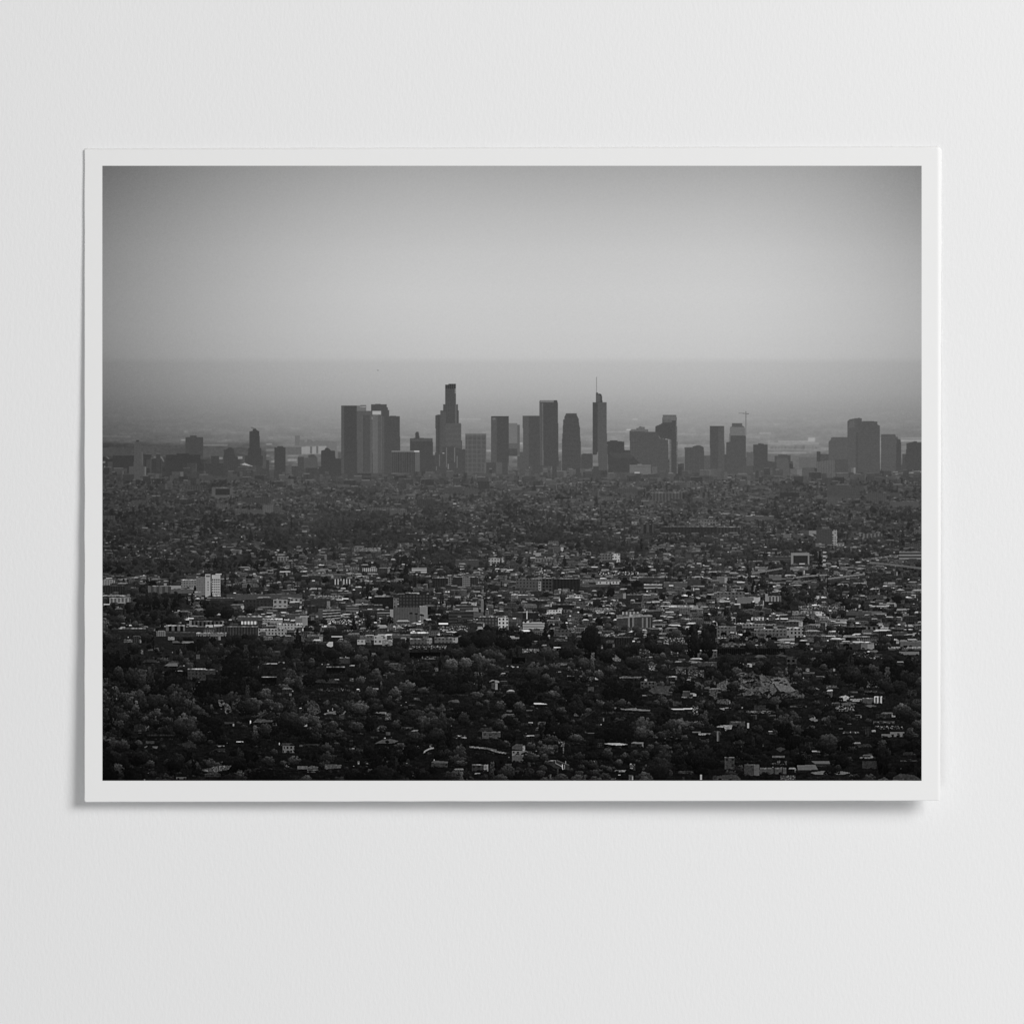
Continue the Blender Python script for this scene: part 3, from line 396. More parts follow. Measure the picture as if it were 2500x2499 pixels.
add(TF, None, 50, 'rock', 20, poly=(0, 690, 60, 685, 110, 740, 130, 800, 40, 850, 0, 845)); add(TF, None, 66, poly=(635, 1100, 700, 1065, 790, 1055, 865, 1075, 840, 1085, 820, 1095), under=(11, 16), name=h_, label='bungalow with long hipped roof')
ITEMS.append((1530 + 1195 / 3.864, lambda: stroke(TF(1100, 1195, 1110, 1170, 1150, 1150, 1195, 1140), 3.6, 120))); KEEP.append((1030, 1820, 1062, 1842)); add(TF, (1155, 1105, 1180, 1145), 70, 'speck', 90)
add(TF, None, 40, poly=(825, 1225, 865, 1190, 935, 1190, 970, 1220, 970, 1235), under=(20, 27), name=h_, label='shaded gabled house near the bottom'); add(TF, None, 70, poly=(1165, 1280, 1195, 1258, 1330, 1268, 1325, 1285), under=(9, 44), name=h_); add(TF, (1193, 1250, 1202, 1268), 150)
add(TF, (1555, 1298, 1708, 1362), 42, 'win', 14, 12, roof=130, side=112, sw=44, name=h_, label='small flat-roofed house with sunlit end wall'); add(TF, None, 66, poly=(1325, 708, 1345, 692, 1420, 682, 1440, 710), under=(4, 30)); add(TF, None, 42, poly=(1612, 985, 1640, 952, 1740, 948, 1755, 990)); add(TF, (1650, 988, 1822, 1055), 60, 'win', 20, 14, roof=86, name=h_, label='two-storey grey house with balcony')
add(TF, (1390, 1020, 1505, 1050), 40, 'speck', 150); ITEMS.append((1530 + 1196 / 3.864, lambda: (stroke(TF(1530, 1130, 1700, 1145, 1800, 1180, 1895, 1192), 4, 96, pat='speck', a=50), stroke(TF(1660, 1135, 1790, 1160), 3, 70)))); KEEP.append((1150, 1822, 1240, 1840))
add(TF, None, 70, 'speck', 26, poly=(0, 1325, 40, 1305, 105, 1318, 100, 1335, 0, 1335), under=(10, 50)); add(TF, (0, 1345, 105, 1366), 62, 'h', 50, 5); add(TF, None, 66, 'speck', 26, poly=(110, 1310, 170, 1292, 325, 1298, 320, 1330, 180, 1340), under=(6, 18), name=h_); add(TF, (470, 1263, 496, 1300), 70, 'speck', 140)
add(TF, (620, 577, 672, 591), 110); add(TF, (1005, 668, 1058, 692), 66, 'speck', 50); add(TF, (1365, 636, 1520, 652), 34); add(TF, (740, 990, 785, 1022), 56); add(TF, (600, 1030, 670, 1055), 44); add(TF, (890, 942, 1005, 962), 60, 'speck', 40); add(TF, (0, 1100, 118, 1122), 34); add(TF, (400, 480, 440, 515), 70, 'speck', 80); add(TF, None, 46, 'rock', 14, poly=(770, 390, 860, 345, 940, 360, 900, 400, 850, 405)); add(TF, (1880, 365, 1935, 374), 100)
add(TF, (1880, 785, 1932, 805), 70)
# G
add(TG, (95, 203, 272, 242), 84, 'speck', 80); add(TG, (0, 285, 125, 348), 12, roof=24); add(TG, (0, 370, 62, 384), 140); add(TG, (705, 472, 852, 498), 132, 'speck', 40, under=(16, 22), name=h_, label='cliff-edge house with white roof and tall base'); add(TG, (715, 565, 772, 612), 52)
add(TG, None, 80, 'speck', 30, poly=(1005, 475, 1060, 462, 1130, 470, 1250, 466, 1240, 482, 1020, 485), under=(5, 22)); add(TG, (1215, 515, 1362, 582), 52, 'win', 30, 9, roof=90, name=h_); add(TG, (1235, 485, 1275, 510), 120, 'speck', 80); add(TG, None, 56, poly=(1285, 600, 1360, 555, 1505, 558, 1480, 590, 1480, 640, 1365, 650), name=h_, label='house with broad slanting roof')
add(TG, None, 60, poly=(1500, 400, 1560, 372, 1650, 380, 1640, 392, 1560, 402)); add(TG, (1540, 398, 1640, 445), 54, 'speck', 90); add(TG, None, 52, poly=(1650, 385, 1690, 362, 1750, 375, 1750, 400, 1660, 405)); add(TG, (1660, 405, 1812, 482), 54, 'speck', 80, name=h_, label='terraced pale houses stepping down the hill'); add(TG, (1750, 330, 1932, 372), 50, roof=84)
add(TG, (1880, 350, 1932, 385), 70, 'speck', 110); add(TG, None, 84, 'speck', 60, poly=(940, 250, 975, 260, 1030, 310, 1025, 325, 975, 325, 940, 300)); add(TG, (1290, 365, 1352, 418), 76, 'speck', 120)
add(TG, None, 165, poly=(165, 722, 190, 712, 270, 715, 332, 726, 330, 732, 165, 730), under=(9, 18), name=h_, label='dark house with glowing white flat roof'); add(TG, (130, 780, 205, 792), 66); add(TG, (155, 898, 198, 908), 130); add(TG, (85, 905, 185, 930), 34)
add(TG, None, 96, 'speck', 30, poly=(845, 768, 900, 762, 960, 755, 1060, 772, 1170, 762, 1180, 772, 1305, 782, 1300, 794, 1190, 790, 1060, 782, 940, 772), under=(7, 22), name=h_, label='long flat-roofed house on the ridge'); add(TG, None, 160, poly=(1488, 768, 1560, 770, 1705, 762, 1700, 776, 1530, 782), under=(9, 26), name=h_, label='glass-walled house with bright flat roof'); add(TG, (1705, 740, 1760, 825), 50, 'speck', 120)
add(TG, None, 140, 'speck', 40, poly=(862, 1100, 930, 1092, 1000, 1092, 1098, 1106, 1020, 1118, 940, 1112), under=(7, 12), name=h_, label='house with lozenge-shaped white roof'); add(TG, None, 96, poly=(1120, 1098, 1145, 1082, 1245, 1088, 1235, 1102), under=(8, 34), name=h_); add(TG, (1226, 1100, 1240, 1135), 90)
add(TG, None, 92, poly=(1398, 1050, 1480, 1038, 1608, 1050, 1600, 1060, 1480, 1060), under=(10, 12), name=h_); add(TG, (1700, 984, 1780, 996), 90, 'speck', 50); add(TG, (1760, 1000, 1880, 1022), 110, 'speck', 60, name=h_)
add(TG, None, 60, poly=(0, 1130, 40, 1102, 100, 1105, 112, 1165, 0, 1150)); add(TG, (0, 1165, 138, 1205), 92, 'win', 70, 10); add(TG, (102, 1115, 125, 1180), 110, 'speck', 60); add(TG, (0, 1208, 108, 1272), 66, roof=110, name=h_, label='two-storey villa with white balconies'); add(TG, (108, 1170, 190, 1200), 60, 'speck', 90)
add(TG, None, 40, poly=(345, 1262, 412, 1255, 540, 1305, 545, 1350, 400, 1330, 350, 1290), name=h_, label='modern house outlined by white edges')
ITEMS.append((1533 + 1352 / 3.864, lambda: (stroke(TG(345, 1262, 412, 1257, 412, 1285, 480, 1320), 1.5, 130), stroke(TG(420, 1256, 540, 1303), 2.4, 66), stroke(TG(475, 1295, 478, 1345), 2, 170), stroke(TG(496, 1300, 496, 1340), 1.6, 150), stroke(TG(506, 1262, 508, 1290), 2, 110))))
add(TG, None, 36, poly=(105, 1018, 255, 1008, 265, 1020, 235, 1045, 120, 1048)); add(TG, (440, 1078, 498, 1130), 54, 'speck', 110); add(TG, (478, 1110, 490, 1195), 70, 'speck', 60); add(TG, (970, 1350, 1082, 1366), 100, 'speck', 60); add(TG, (1108, 1288, 1164, 1350), 60, 'speck', 140); add(TG, (1775, 1392, 1792, 1442), 130); add(TG, (1570, 1355, 1700, 1380), 44, 'speck', 40)
add(TG, (960, 95, 1135, 165), 28, 'v', 8, 6, roof=82); add(TG, (1430, 100, 1620, 168), 54, 'speck', 130); add(TG, (1730, 218, 1935, 295), 62, 'win', 26, 9, roof=150, name=b_); add(TG, (1490, 225, 1570, 275), 54, 'speck', 110); add(TG, (850, 60, 1015, 92), 70, 'speck', 120); add(TG, (1200, 205, 1310, 270), 50, 'speck', 80); add(TG, (1630, 215, 1720, 250), 60, 'speck', 90)
add(TG, (1610, 605, 1680, 655), 52, roof=80); add(TG, (1600, 655, 1700, 668), 100, 'speck', 60); add(TG, (1230, 640, 1298, 650), 110); add(TG, (700, 996, 775, 1004), 76); add(TG, (410, 418, 465, 428), 90); add(TG, (520, 455, 600, 468), 80, 'speck', 60, under=(14, 16)); add(TG, None, 32, 'rock', 10, poly=(610, 880, 700, 800, 790, 785, 760, 810, 680, 860, 640, 900)); add(TG, (400, 110, 520, 135), 60, 'speck', 50)
add(TG, None, 56, 'rock', 20, poly=(1860, 640, 1900, 580, 1935, 575, 1935, 700)); add(TG, (1520, 700, 1600, 745), 46, roof=60); add(TG, (1000, 1392, 1025, 1400), 140); add(TG, (1895, 1400, 1932, 1449), 36)
# H
add(TH, (0, 205, 645, 262), 17, 'v', 5, 5, name=b_, label='long low black building behind palms'); add(TH, None, 120, poly=(560, 122, 620, 108, 740, 105, 700, 132, 600, 134)); add(TH, (45, 155, 272, 188), 72, 'speck', 60); add(TH, (570, 160, 740, 200), 70, 'speck', 50)
add(TH, (1160, 148, 1482, 212), 42, roof=100, rh=9, name=b_); add(TH, (1360, 158, 1482, 212), 82, side=110, sw=60); add(TH, (1730, 135, 1935, 192), 72, roof=100); add(TH, (1615, 186, 1935, 206), 110, 'speck', 60, under=(4, 60)); add(TH, (1720, 232, 1908, 264), 90); add(TH, (1285, 234, 1480, 258), 40, 'speck', 120); add(TH, (1330, 262, 1440, 286), 34, 'speck', 110); add(TH, (1400, 276, 1570, 300), 36, 'speck', 120); add(TH, (820, 70, 1180, 92), 70, 'speck', 60)
add(TH, None, 70, poly=(350, 285, 385, 262, 440, 265, 472, 288), under=(4, 40)); add(TH, None, 58, poly=(555, 268, 600, 252, 660, 270, 655, 285)); add(TH, None, 50, poly=(650, 300, 680, 276, 740, 282, 755, 305)); add(TH, (660, 300, 752, 355), 48, 'win', 40, 12, name=h_)
add(TH, None, 52, 'rock', 20, poly=(0, 540, 90, 490, 180, 450, 270, 430, 400, 452, 560, 470, 660, 490, 720, 560, 830, 640, 850, 670, 740, 680, 600, 650, 480, 660, 330, 640, 180, 640, 100, 600, 0, 610), order=1530 + 600 / 3.864); add(TH, None, 86, 'rock', 12, poly=(180, 450, 235, 428, 280, 432, 350, 500, 330, 520, 250, 530, 190, 480), name='printed_slope', label='bare pale hillside patch')
add(TH, None, 72, 'rock', 15, poly=(400, 450, 450, 455, 520, 520, 570, 600, 480, 680, 400, 600, 300, 620, 330, 560, 420, 560), name='printed_slope'); add(TH, None, 88, 'rock', 12, poly=(510, 490, 620, 470, 660, 490, 700, 560, 750, 600, 690, 615, 600, 610, 560, 560), name='printed_slope', label='smooth pale hillside below a retaining edge')
add(TH, None, 70, 'rock', 18, poly=(0, 545, 90, 495, 140, 560, 60, 600, 0, 612)); add(TH, None, 72, 'rock', 18, poly=(240, 560, 330, 590, 360, 640, 250, 650)); add(TH, None, 64, 'rock', 22, poly=(640, 640, 740, 620, 850, 655, 840, 670, 700, 670)); add(TH, None, 80, 'rock', 10, poly=(150, 490, 200, 520, 250, 560, 230, 600, 190, 540))
add(TH, (0, 680, 110, 735), 56, 'rock', 18); add(TH, None, 110, 'speck', 30, poly=(20, 765, 275, 752, 278, 764, 60, 784), under=(6, 22), name=h_, label='long house with bright sloping roof edge'); add(TH, (280, 790, 520, 816), 60, 'speck', 80); add(TH, (350, 740, 462, 792), 38, roof=52)
add(TH, (118, 892, 265, 935), 54, roof=86, rh=10, name=h_); add(TH, (286, 905, 306, 955), 130); add(TH, None, 120, 'speck', 60, poly=(0, 935, 60, 925, 148, 925, 140, 960, 80, 978, 70, 948, 0, 945), name=h_); add(TH, (0, 985, 28, 1078), 84, side=40, sw=14)
add(TH, None, 140, 'speck', 50, poly=(1150, 660, 1215, 642, 1255, 662, 1225, 705, 1160, 690), name=h_, label='white villa wing with angular roof'); add(TH, (1255, 675, 1370, 702), 110, 'speck', 50); add(TH, (1375, 672, 1482, 728), 58, roof=140, name=h_, label='villa block with grey wall and white roof rim'); add(TH, (1482, 655, 1562, 722), 100, 'v', 90, 8, roof=180)
add(TH, None, 70, poly=(1170, 720, 1240, 706, 1320, 715, 1290, 740, 1190, 740)); add(TH, (1120, 738, 1300, 792), 40, 'speck', 130); add(TH, None, 76, poly=(1395, 740, 1440, 732, 1515, 745, 1450, 760)); add(TH, (1475, 888, 1677, 912), 66, 'speck', 60, name=h_); add(TH, (1485, 932, 1755, 962), 30, 'speck', 150); add(TH, (1635, 988, 1782, 1036), 88, 'win', 60, 14, name=h_, label='pale house wall seen between cypresses'); add(TH, (1555, 1010, 1640, 1038), 84); add(TH, (1460, 970, 1500, 990), 110, 'speck', 50)
add(TH, None, 92, poly=(868, 868, 900, 852, 955, 875, 945, 895, 905, 890), name=h_); add(TH, None, 96, poly=(900, 580, 935, 570, 972, 590, 930, 596)); add(TH, (1030, 550, 1132, 582), 62, 'speck', 60); add(TH, (810, 425, 922, 440), 70, under=(8, 34)); add(TH, (840, 390, 872, 420), 90, 'speck', 50); add(TH, (1240, 605, 1330, 622), 66); add(TH, (1395, 600, 1510, 618), 50, 'speck', 50, under=(6, 14)); add(TH, (1190, 984, 1348, 1006), 56, 'speck', 110); add(TH, (1120, 956, 1190, 964), 76)
add(TH, None, 82, poly=(755, 1302, 930, 1298, 955, 1345, 765, 1350), under=(5, 26), name=h_, label='house with plain pale pitched roof'); add(TH, None, 88, 'speck', 16, poly=(880, 1372, 1000, 1355, 1180, 1360, 1265, 1375, 1200, 1390, 930, 1392), under=(11, 22), name=h_, label='wide house with low pale roof near the bottom edge'); add(TH, None, 80, poly=(890, 1265, 1060, 1262, 1070, 1290, 930, 1292), under=(7, 30), name=h_)
add(TH, (260, 1298, 402, 1402), 50, roof=90, side=74, sw=50, name=h_); add(TH, (405, 1328, 655, 1388), 58, roof=84, rh=12, name=h_); add(TH, (75, 1228, 168, 1342), 50, 'win', 20, 14, roof=90, name=h_); add(TH, (520, 1215, 642, 1234), 76, 'speck', 24, under=(6, 14)); add(TH, (510, 1262, 662, 1302), 60, 'speck', 60); add(TH, None, 46, poly=(555, 1150, 600, 1130, 650, 1150, 600, 1180))
add(TH, None, 48, poly=(0, 1405, 60, 1395, 180, 1390, 225, 1430, 225, 1449, 0, 1449), name=h_); add(TH, None, 46, poly=(1660, 1420, 1730, 1380, 1860, 1395, 1935, 1440, 1935, 1449, 1660, 1449), name=h_, label='grey hipped roof in the bottom right corner'); add(TH, (1350, 1226, 1482, 1242), 90, 'speck', 50); add(TH, (1370, 1262, 1508, 1335), 40, side=34, sw=30); add(TH, (1430, 1268, 1462, 1305), 80, 'speck', 40); add(TH, (1730, 1256, 1885, 1268), 56); add(TH, None, 40, poly=(1320, 1110, 1440, 1100, 1470, 1130, 1340, 1138))
add(TH, (1250, 1390, 1330, 1412), 40, 'speck', 90); add(TH, (600, 1400, 740, 1449), 60, 'speck', 60); add(TH, (830, 1080, 905, 1140), 26, 'rock', 8); add(TH, (690, 740, 850, 756), 60, 'speck', 30); add(TH, (1400, 940, 1450, 1030), 32, 'v', 10, 6); add(TH, (1760, 1180, 1850, 1210), 34); add(TH, (1500, 820, 1600, 860), 36, 'rock', 10); add(TH, (1800, 590, 1885, 650), 40, 'speck', 30); add(TH, (1700, 45, 1800, 80), 56, roof=80)

# drawn trees that stand out (frame, centre x, foot y, width, height, kind, lightness)
for F, cx, by, w, h, k, lf in [
    (TC, 735, 1700, 250, 440, 'round', .12), (TC, 735, 1500, 210, 200, 'round', .14), (TC, 1850, 1490, 180, 195, 'round', .14), (TC, 1715, 1470, 120, 170, 'round', .12), (TC, 740, 1620, 330, 200, 'round', .2), (TC, 1780, 1600, 330, 190, 'round', .2), (TC, 700, 1560, 150, 230, 'round', .3), (TC, 790, 1540, 120, 200, 'round', .28), (TC, 740, 1440, 170, 130, 'round', .34), (TC, 1330, 1480, 170, 115, 'round', .4), (TC, 1330, 1640, 190, 220, 'round', .3), (TC, 1710, 1700, 190, 380, 'round', .16), (TC, 1725, 1500, 130, 185, 'cone', .3), (TC, 1860, 1690, 210, 370, 'round', .2), (TC, 1840, 1480, 150, 160, 'round', .35), (TC, 1790, 1620, 240, 200, 'round', .25), (TC, 1545, 1640, 200, 180, 'round', .3), (TC, 900, 1720, 220, 200, 'round', .25), (TC, 540, 1700, 240, 220, 'round', .28), (TC, 320, 1500, 95, 240, 'cone', .35), (TC, 1800, 1330, 170, 110, 'round', .45),
    (TD, 850, 1145, 140, 95, 'round', .3), (TD, 1160, 1140, 150, 90, 'round', .35), (TD, 655, 1120, 125, 70, 'round', .35), (TD, 300, 1195, 140, 80, 'round', .4), (TD, 650, 1060, 70, 100, 'round', .4), (TD, 1045, 980, 26, 110, 'tall', .3), (TD, 270, 1060, 70, 110, 'round', .3), (TD, 590, 730, 40, 80, 'tall', .4),
    (TB, 1087, 965, 125, 85, 'round', .35), (TB, 180, 960, 100, 120, 'round', .35), (TB, 1828, 790, 44, 90, 'tall', .3), (TB, 440, 1400, 90, 150, 'cone', .3), (TB, 580, 1390, 90, 160, 'round', .3), (TB, 650, 1330, 60, 110, 'tall', .3), (TB, 790, 1350, 80, 120, 'round', .35),
    (TC, 1530, 900, 34, 120, 'tall', .3), (TC, 1160, 900, 40, 80, 'tall', .3), (TC, 385, 790, 26, 80, 'tall', .3), (TC, 435, 780, 26, 70, 'tall', .3), (TC, 270, 650, 95, 90, 'round', .4), (TC, 1220, 640, 60, 120, 'tall', .4), (TC, 1650, 1300, 26, 90, 'tall', .3), (TC, 1575, 1310, 26, 90, 'tall', .3), (TC, 1620, 1200, 50, 60, 'tall', .3),
    (TA, 340, 1210, 110, 170, 'cone', .3), (TA, 420, 1200, 120, 190, 'cone', .3), (TA, 510, 1200, 120, 180, 'cone', .25), (TA, 600, 1200, 120, 180, 'cone', .3), (TA, 690, 1200, 130, 190, 'cone', .3), (TA, 850, 1160, 80, 130, 'tall', .25), (TA, 800, 1150, 60, 110, 'tall', .3), (TA, 950, 1200, 110, 120, 'round', .3), (TA, 240, 1210, 90, 120, 'round', .3), (TA, 110, 1215, 80, 110, 'round', .3), (TA, 1030, 1290, 200, 180, 'round', .4), (TA, 1180, 1300, 210, 190, 'round', .4), (TA, 1400, 1250, 150, 130, 'round', .45),
    (TE, 95, 1060, 190, 400, 'cone', .2), (TE, 85, 750, 150, 120, 'round', 1.1), (TE, 690, 830, 240, 260, 'round', .5), (TE, 350, 860, 230, 330, 'round', .55), (TE, 510, 900, 150, 160, 'round', .85), (TE, 290, 640, 220, 330, 'round', .45), (TE, 150, 560, 190, 230, 'round', .5), (TE, 450, 620, 170, 260, 'cone', .45), (TE, 320, 880, 170, 190, 'cone', .9), (TE, 1360, 880, 290, 270, 'round', .45), (TE, 1440, 1150, 140, 230, 'cone', .8), (TE, 1540, 1090, 190, 230, 'round', .6), (TE, 1730, 640, 150, 130, 'round', 1.0),
    (TE, 860, 1420, 130, 250, 'tall', .12), (TE, 690, 1400, 200, 230, 'round', .2), (TE, 200, 1200, 220, 190, 'round', 1.0), (TE, 340, 1160, 130, 130, 'round', 1.0), (TE, 1300, 1390, 230, 260, 'cone', .3), (TE, 370, 1340, 220, 220, 'round', .25), (TE, 450, 1360, 150, 130, 'round', .8), (TE, 1190, 200, 130, 160, 'cone', .4), (TE, 410, 170, 220, 130, 'round', .45), (TE, 300, 260, 180, 120, 'round', .3), (TE, 1600, 200, 190, 110, 'round', .5), (TE, 880, 1060, 90, 100, 'round', .9), (TE, 780, 1080, 70, 60, 'bush', 1.0), (TE, 1800, 1350, 190, 160, 'round', .8), (TE, 1580, 1360, 210, 180, 'round', .8),
    (TF, 850, 360, 230, 180, 'round', .4), (TF, 1350, 470, 190, 200, 'round', 1.0), (TF, 1500, 460, 190, 220, 'round', 1.15), (TF, 490, 380, 200, 160, 'round', .8), (TF, 1020, 1140, 290, 180, 'round', .45), (TF, 470, 1030, 210, 170, 'round', .85), (TF, 590, 720, 170, 210, 'round', .8), (TF, 820, 700, 190, 160, 'round', 1.0), (TF, 1110, 660, 250, 120, 'round', .9), (TF, 1810, 830, 170, 160, 'round', .8), (TF, 500, 870, 260, 180, 'round', .95), (TF, 40, 420, 120, 160, 'round', .7), (TF, 1480, 220, 190, 190, 'round', .25), (TF, 1560, 130, 150, 100, 'round', .3), (TF, 1650, 230, 240, 190, 'round', .18), (TF, 1740, 120, 170, 100, 'round', .3), (TF, 1860, 240, 240, 210, 'round', .2), (TF, 1400, 330, 220, 160, 'round', .4), (TF, 1820, 330, 190, 120, 'round', .95),
    (TF, 190, 1230, 230, 190, 'round', .9), (TF, 400, 1280, 190, 200, 'round', .4), (TF, 700, 650, 60, 150, 'tall', .8), (TF, 1600, 720, 200, 130, 'round', .8), (TF, 1430, 1340, 200, 100, 'round', .8), (TF, 870, 1170, 170, 90, 'round', .8), (TF, 1250, 730, 140, 130, 'round', .4), (TF, 1420, 1240, 170, 90, 'round', .7),
    (TG, 750, 330, 250, 230, 'round', .25), (TG, 620, 300, 170, 130, 'round', .35), (TG, 200, 560, 250, 270, 'round', .6), (TG, 450, 400, 80, 80, 'round', .9), (TG, 535, 440, 70, 80, 'round', .9), (TG, 930, 480, 150, 160, 'round', .8), (TG, 1310, 160, 170, 110, 'round', .4), (TG, 1400, 280, 190, 150, 'round', .25), (TG, 1130, 420, 250, 170, 'round', .35), (TG, 380, 700, 210, 120, 'round', .9), (TG, 60, 860, 190, 210, 'round', .9), (TG, 570, 840, 110, 100, 'round', 1.0), (TG, 470, 850, 130, 120, 'round', .9), (TG, 1105, 760, 70, 66, 'round', .9), (TG, 820, 760, 110, 90, 'bush', 1.1), (TG, 1360, 780, 110, 120, 'round', .7), (TG, 1460, 780, 110, 120, 'round', .7),
    (TG, 600, 1120, 270, 130, 'round', .9), (TG, 380, 1050, 160, 110, 'round', .9), (TG, 920, 1090, 100, 70, 'round', 1.0), (TG, 1300, 1060, 110, 110, 'round', 1.0), (TG, 1240, 1280, 130, 90, 'round', 1.2), (TG, 1590, 1300, 130, 130, 'round', .95), (TG, 900, 1290, 170, 200, 'round', .8), (TG, 180, 1300, 210, 140, 'round', .8), (TG, 1740, 1400, 260, 300, 'round', .2), (TG, 780, 1400, 190, 200, 'round', .7), (TG, 1000, 1340, 140, 110, 'round', .9), (TG, 1815, 200, 200, 240, 'cone', .25), (TG, 1810, 340, 150, 110, 'round', .4),
    (TH, 160, 640, 190, 160, 'round', .5), (TH, 1280, 570, 260, 250, 'round', .4), (TH, 1430, 390, 220, 140, 'round', .3), (TH, 1640, 380, 210, 150, 'round', .35), (TH, 1020, 440, 170, 120, 'round', .9), (TH, 720, 880, 120, 120, 'round', .7), (TH, 570, 890, 100, 170, 'tall', .5), (TH, 560, 780, 110, 110, 'round', .8), (TH, 1060, 980, 110, 100, 'round', .9), (TH, 1570, 1430, 230, 380, 'round', .18), (TH, 1030, 1230, 270, 260, 'round', .6), (TH, 220, 1120, 170, 230, 'round', .4), (TH, 400, 1030, 200, 140, 'round', .6), (TH, 290, 1290, 230, 130, 'round', .2), (TH, 1820, 1100, 150, 200, 'round', .7), (TH, 1830, 370, 170, 100, 'round', .6),
    (TH, 1250, 760, 22, 120, 'tall', .3), (TH, 1037, 800, 30, 110, 'tall', .3), (TH, 1165, 1220, 30, 100, 'tall', .4), (TH, 1467, 900, 22, 130, 'tall', .3), (TH, 1500, 480, 30, 90, 'tall', .5), (TH, 950, 760, 130, 90, 'round', .8), (TH, 750, 500, 120, 100, 'round', 1.0), (TH, 880, 650, 170, 110, 'round', .4)]:
    (X, Y), = F(cx, by)
    if w * h > 18000: KEEP.append((X - w / 9, Y - h / 3.864 * .9, X + w / 9, Y - 3))
    Y += 0
    ITEMS.append((Y, lambda k=k, X=X, Y=Y, w=w, h=h, lf=lf: tree(k, X, Y, w / 3.864, h / 3.864, dark(Y) * (.45 + .3 * lf), tree_gain(Y) * (.18 + lf))))
for cx, by, h in [(65, 150, 85), (150, 110, 40), (265, 140, 60), (292, 130, 70), (320, 170, 50), (490, 150, 60), (358, 150, 50), (540, 150, 40), (1220, 250, 80), (1215, 110, 40), (1105, 760, 90), (1045, 720, 70), (1165, 750, 70), (540, 1400, 130), (618, 1440, 160), (140, 160, 30), (1250, 240, 40)]:
    (X, Y), = TH(cx, by); ITEMS.append((Y, lambda X=X, Y=Y, h=h: tree('palm', X, Y, 15, h / 3.864, 13, 22)))

# ---- everything else: chance low houses and trees, far ones first
HOUSE = smooth_noise(PH, PW, 26, 90, 5) + .6 * smooth_noise(PH, PW, 12, 40, 6)
def house(x, y, sc):
    w = rng.uniform(4, 20) * sc * rng.choice([.8, 1, 1.3]); h = rng.uniform(2.2, 5.5) * sc
    if rng.random() < .12: h *= 1.8
    d, b, v = dark(y), bright(y), vig(x, y); t = rng.random()
    wall = d + (b - d) * (.05 + .30 * t * t); rf = d + (b - d) * (.14 + .72 * rng.random() ** 2.1)
    sl = rng.uniform(-.06, .06) * w
    def draw():
        fill([(x, y - h + sl), (x + w, y - h), (x + w, y), (x, y)], wall * v, 'win' if h > 4 else None, (wall - d) * .8 + 4, max(3, 2.6 * sc), tex=3)
        rh = max(1.3, rng.uniform(.8, 2.2) * sc)
        fill([(x - .5, y - h + sl), (x + w * rng.uniform(.1, .3), y - h - rh), (x + w * rng.uniform(.75, 1), y - h - rh), (x + w + .5, y - h)], rf * v, 'speck', (b - d) * .12, tex=3)
        if rng.random() < .3: fill(rect(x + w * .78, y - h + .5, x + w, y), (wall + (b - d) * rng.uniform(.1, .5)) * v, tex=3)
        if rng.random() < .10: fill(rect(x + w * rng.uniform(0, .6), y - h - rh, x + w * rng.uniform(.6, .9), y - h - rh + 1.6), min(240, b * 1.15) * v)
    return draw
def blocked(x0, y0, x1, y1):
    for a, b, c, d in KEEP:
        if x0 < c and x1 > a and y0 < b + .55 * (d - b) and y1 > d: 
            if min(x1, c) - max(x0, a) > .25 * min(c - a, x1 - x0): return True
    return False
ZONES = [(250, 1488, 420, 1530), (325, 1445, 450, 1492), (480, 1455, 600, 1512), (250, 1378, 480, 1405), (250, 1255, 420, 1275), (640, 1290, 720, 1345), (750, 1275, 930, 1335),
         (880, 1300, 1010, 1330), (1290, 1290, 1370, 1330), (1440, 1330, 1580, 1352), (1480, 1425, 1575, 1440), (1870, 1330, 1990, 1350), (1880, 1460, 1960, 1500), (1600, 1318, 1740, 1330), (2030, 1350, 2120, 1368), (1060, 1350, 1130, 1378)]
MASS = smooth_noise(PH, PW, 42, 85, 8) + .5 * smooth_noise(PH, PW, 20, 40, 9)
DARKS = [(1370, 1675, 1580, 1730), (1480, 1735, 1650, 1785), (1230, 1605, 1330, 1690), (405, 1650, 670, 1690), (250, 1590, 330, 1650), (1110, 1545, 1260, 1600), (1420, 1530, 1480, 1640), (1690, 1530, 1760, 1600), (2040, 1600, 2220, 1650), (1690, 1830, 1760, 1905), (2125, 1800, 2250, 1905), (250, 1840, 340, 1905)]
def scatter_tree(yy, x, sc, k=None, s=1.0, lf=None):
    hill = np.interp(yy, [1540, 1600], [0, 1])
    tw = (rng.uniform(5, 14) * sc * rng.choice([1, 1, 1.5])) * (1 - hill) + hill * rng.uniform(9, 25) * sc * rng.choice([.55, 1, 1.2, 1.75]); tw *= s
    r = rng.random(); k = k or ('round' if r < .66 else 'bush' if r < .90 else 'tall' if r < .95 else 'cone')
    th = tw * {'round': .95, 'bush': .8, 'tall': 1.7, 'cone': 1.5}[k] * rng.uniform(.8, 1.15); tw *= {'tall': .8}.get(k, 1)
    if blocked(x - tw / 2, yy - th, x + tw / 2, yy): return
    if lf is None: lf = rng.uniform(.15, 1.0) + .30 * HOUSE[int(np.clip(yy - PY0, 0, PH - 1)), int(np.clip(PW - 1 - (x - PX0), 0, PW - 1))]
    q_ = float(MASS[int(np.clip(yy - PY0, 0, PH - 1)), int(np.clip(x - PX0, 0, PW - 1))])
    if yy > 1555: lf = min(1.0, lf * min(1.2, max(.22, .78 + .8 * q_)))
    for a_, b_, c_, d_ in DARKS:
        if a_ < x < c_ and b_ < yy < d_: lf *= .42
    lf = max(.12, lf)
    ITEMS.append((yy, lambda: tree(k, x, yy, tw, th, dark(yy) * ((.74 + .2 * lf) if yy < 1380 else (.60 + .3 * lf)) * vig(x, yy), tree_gain(yy) * lf * 1.05)))
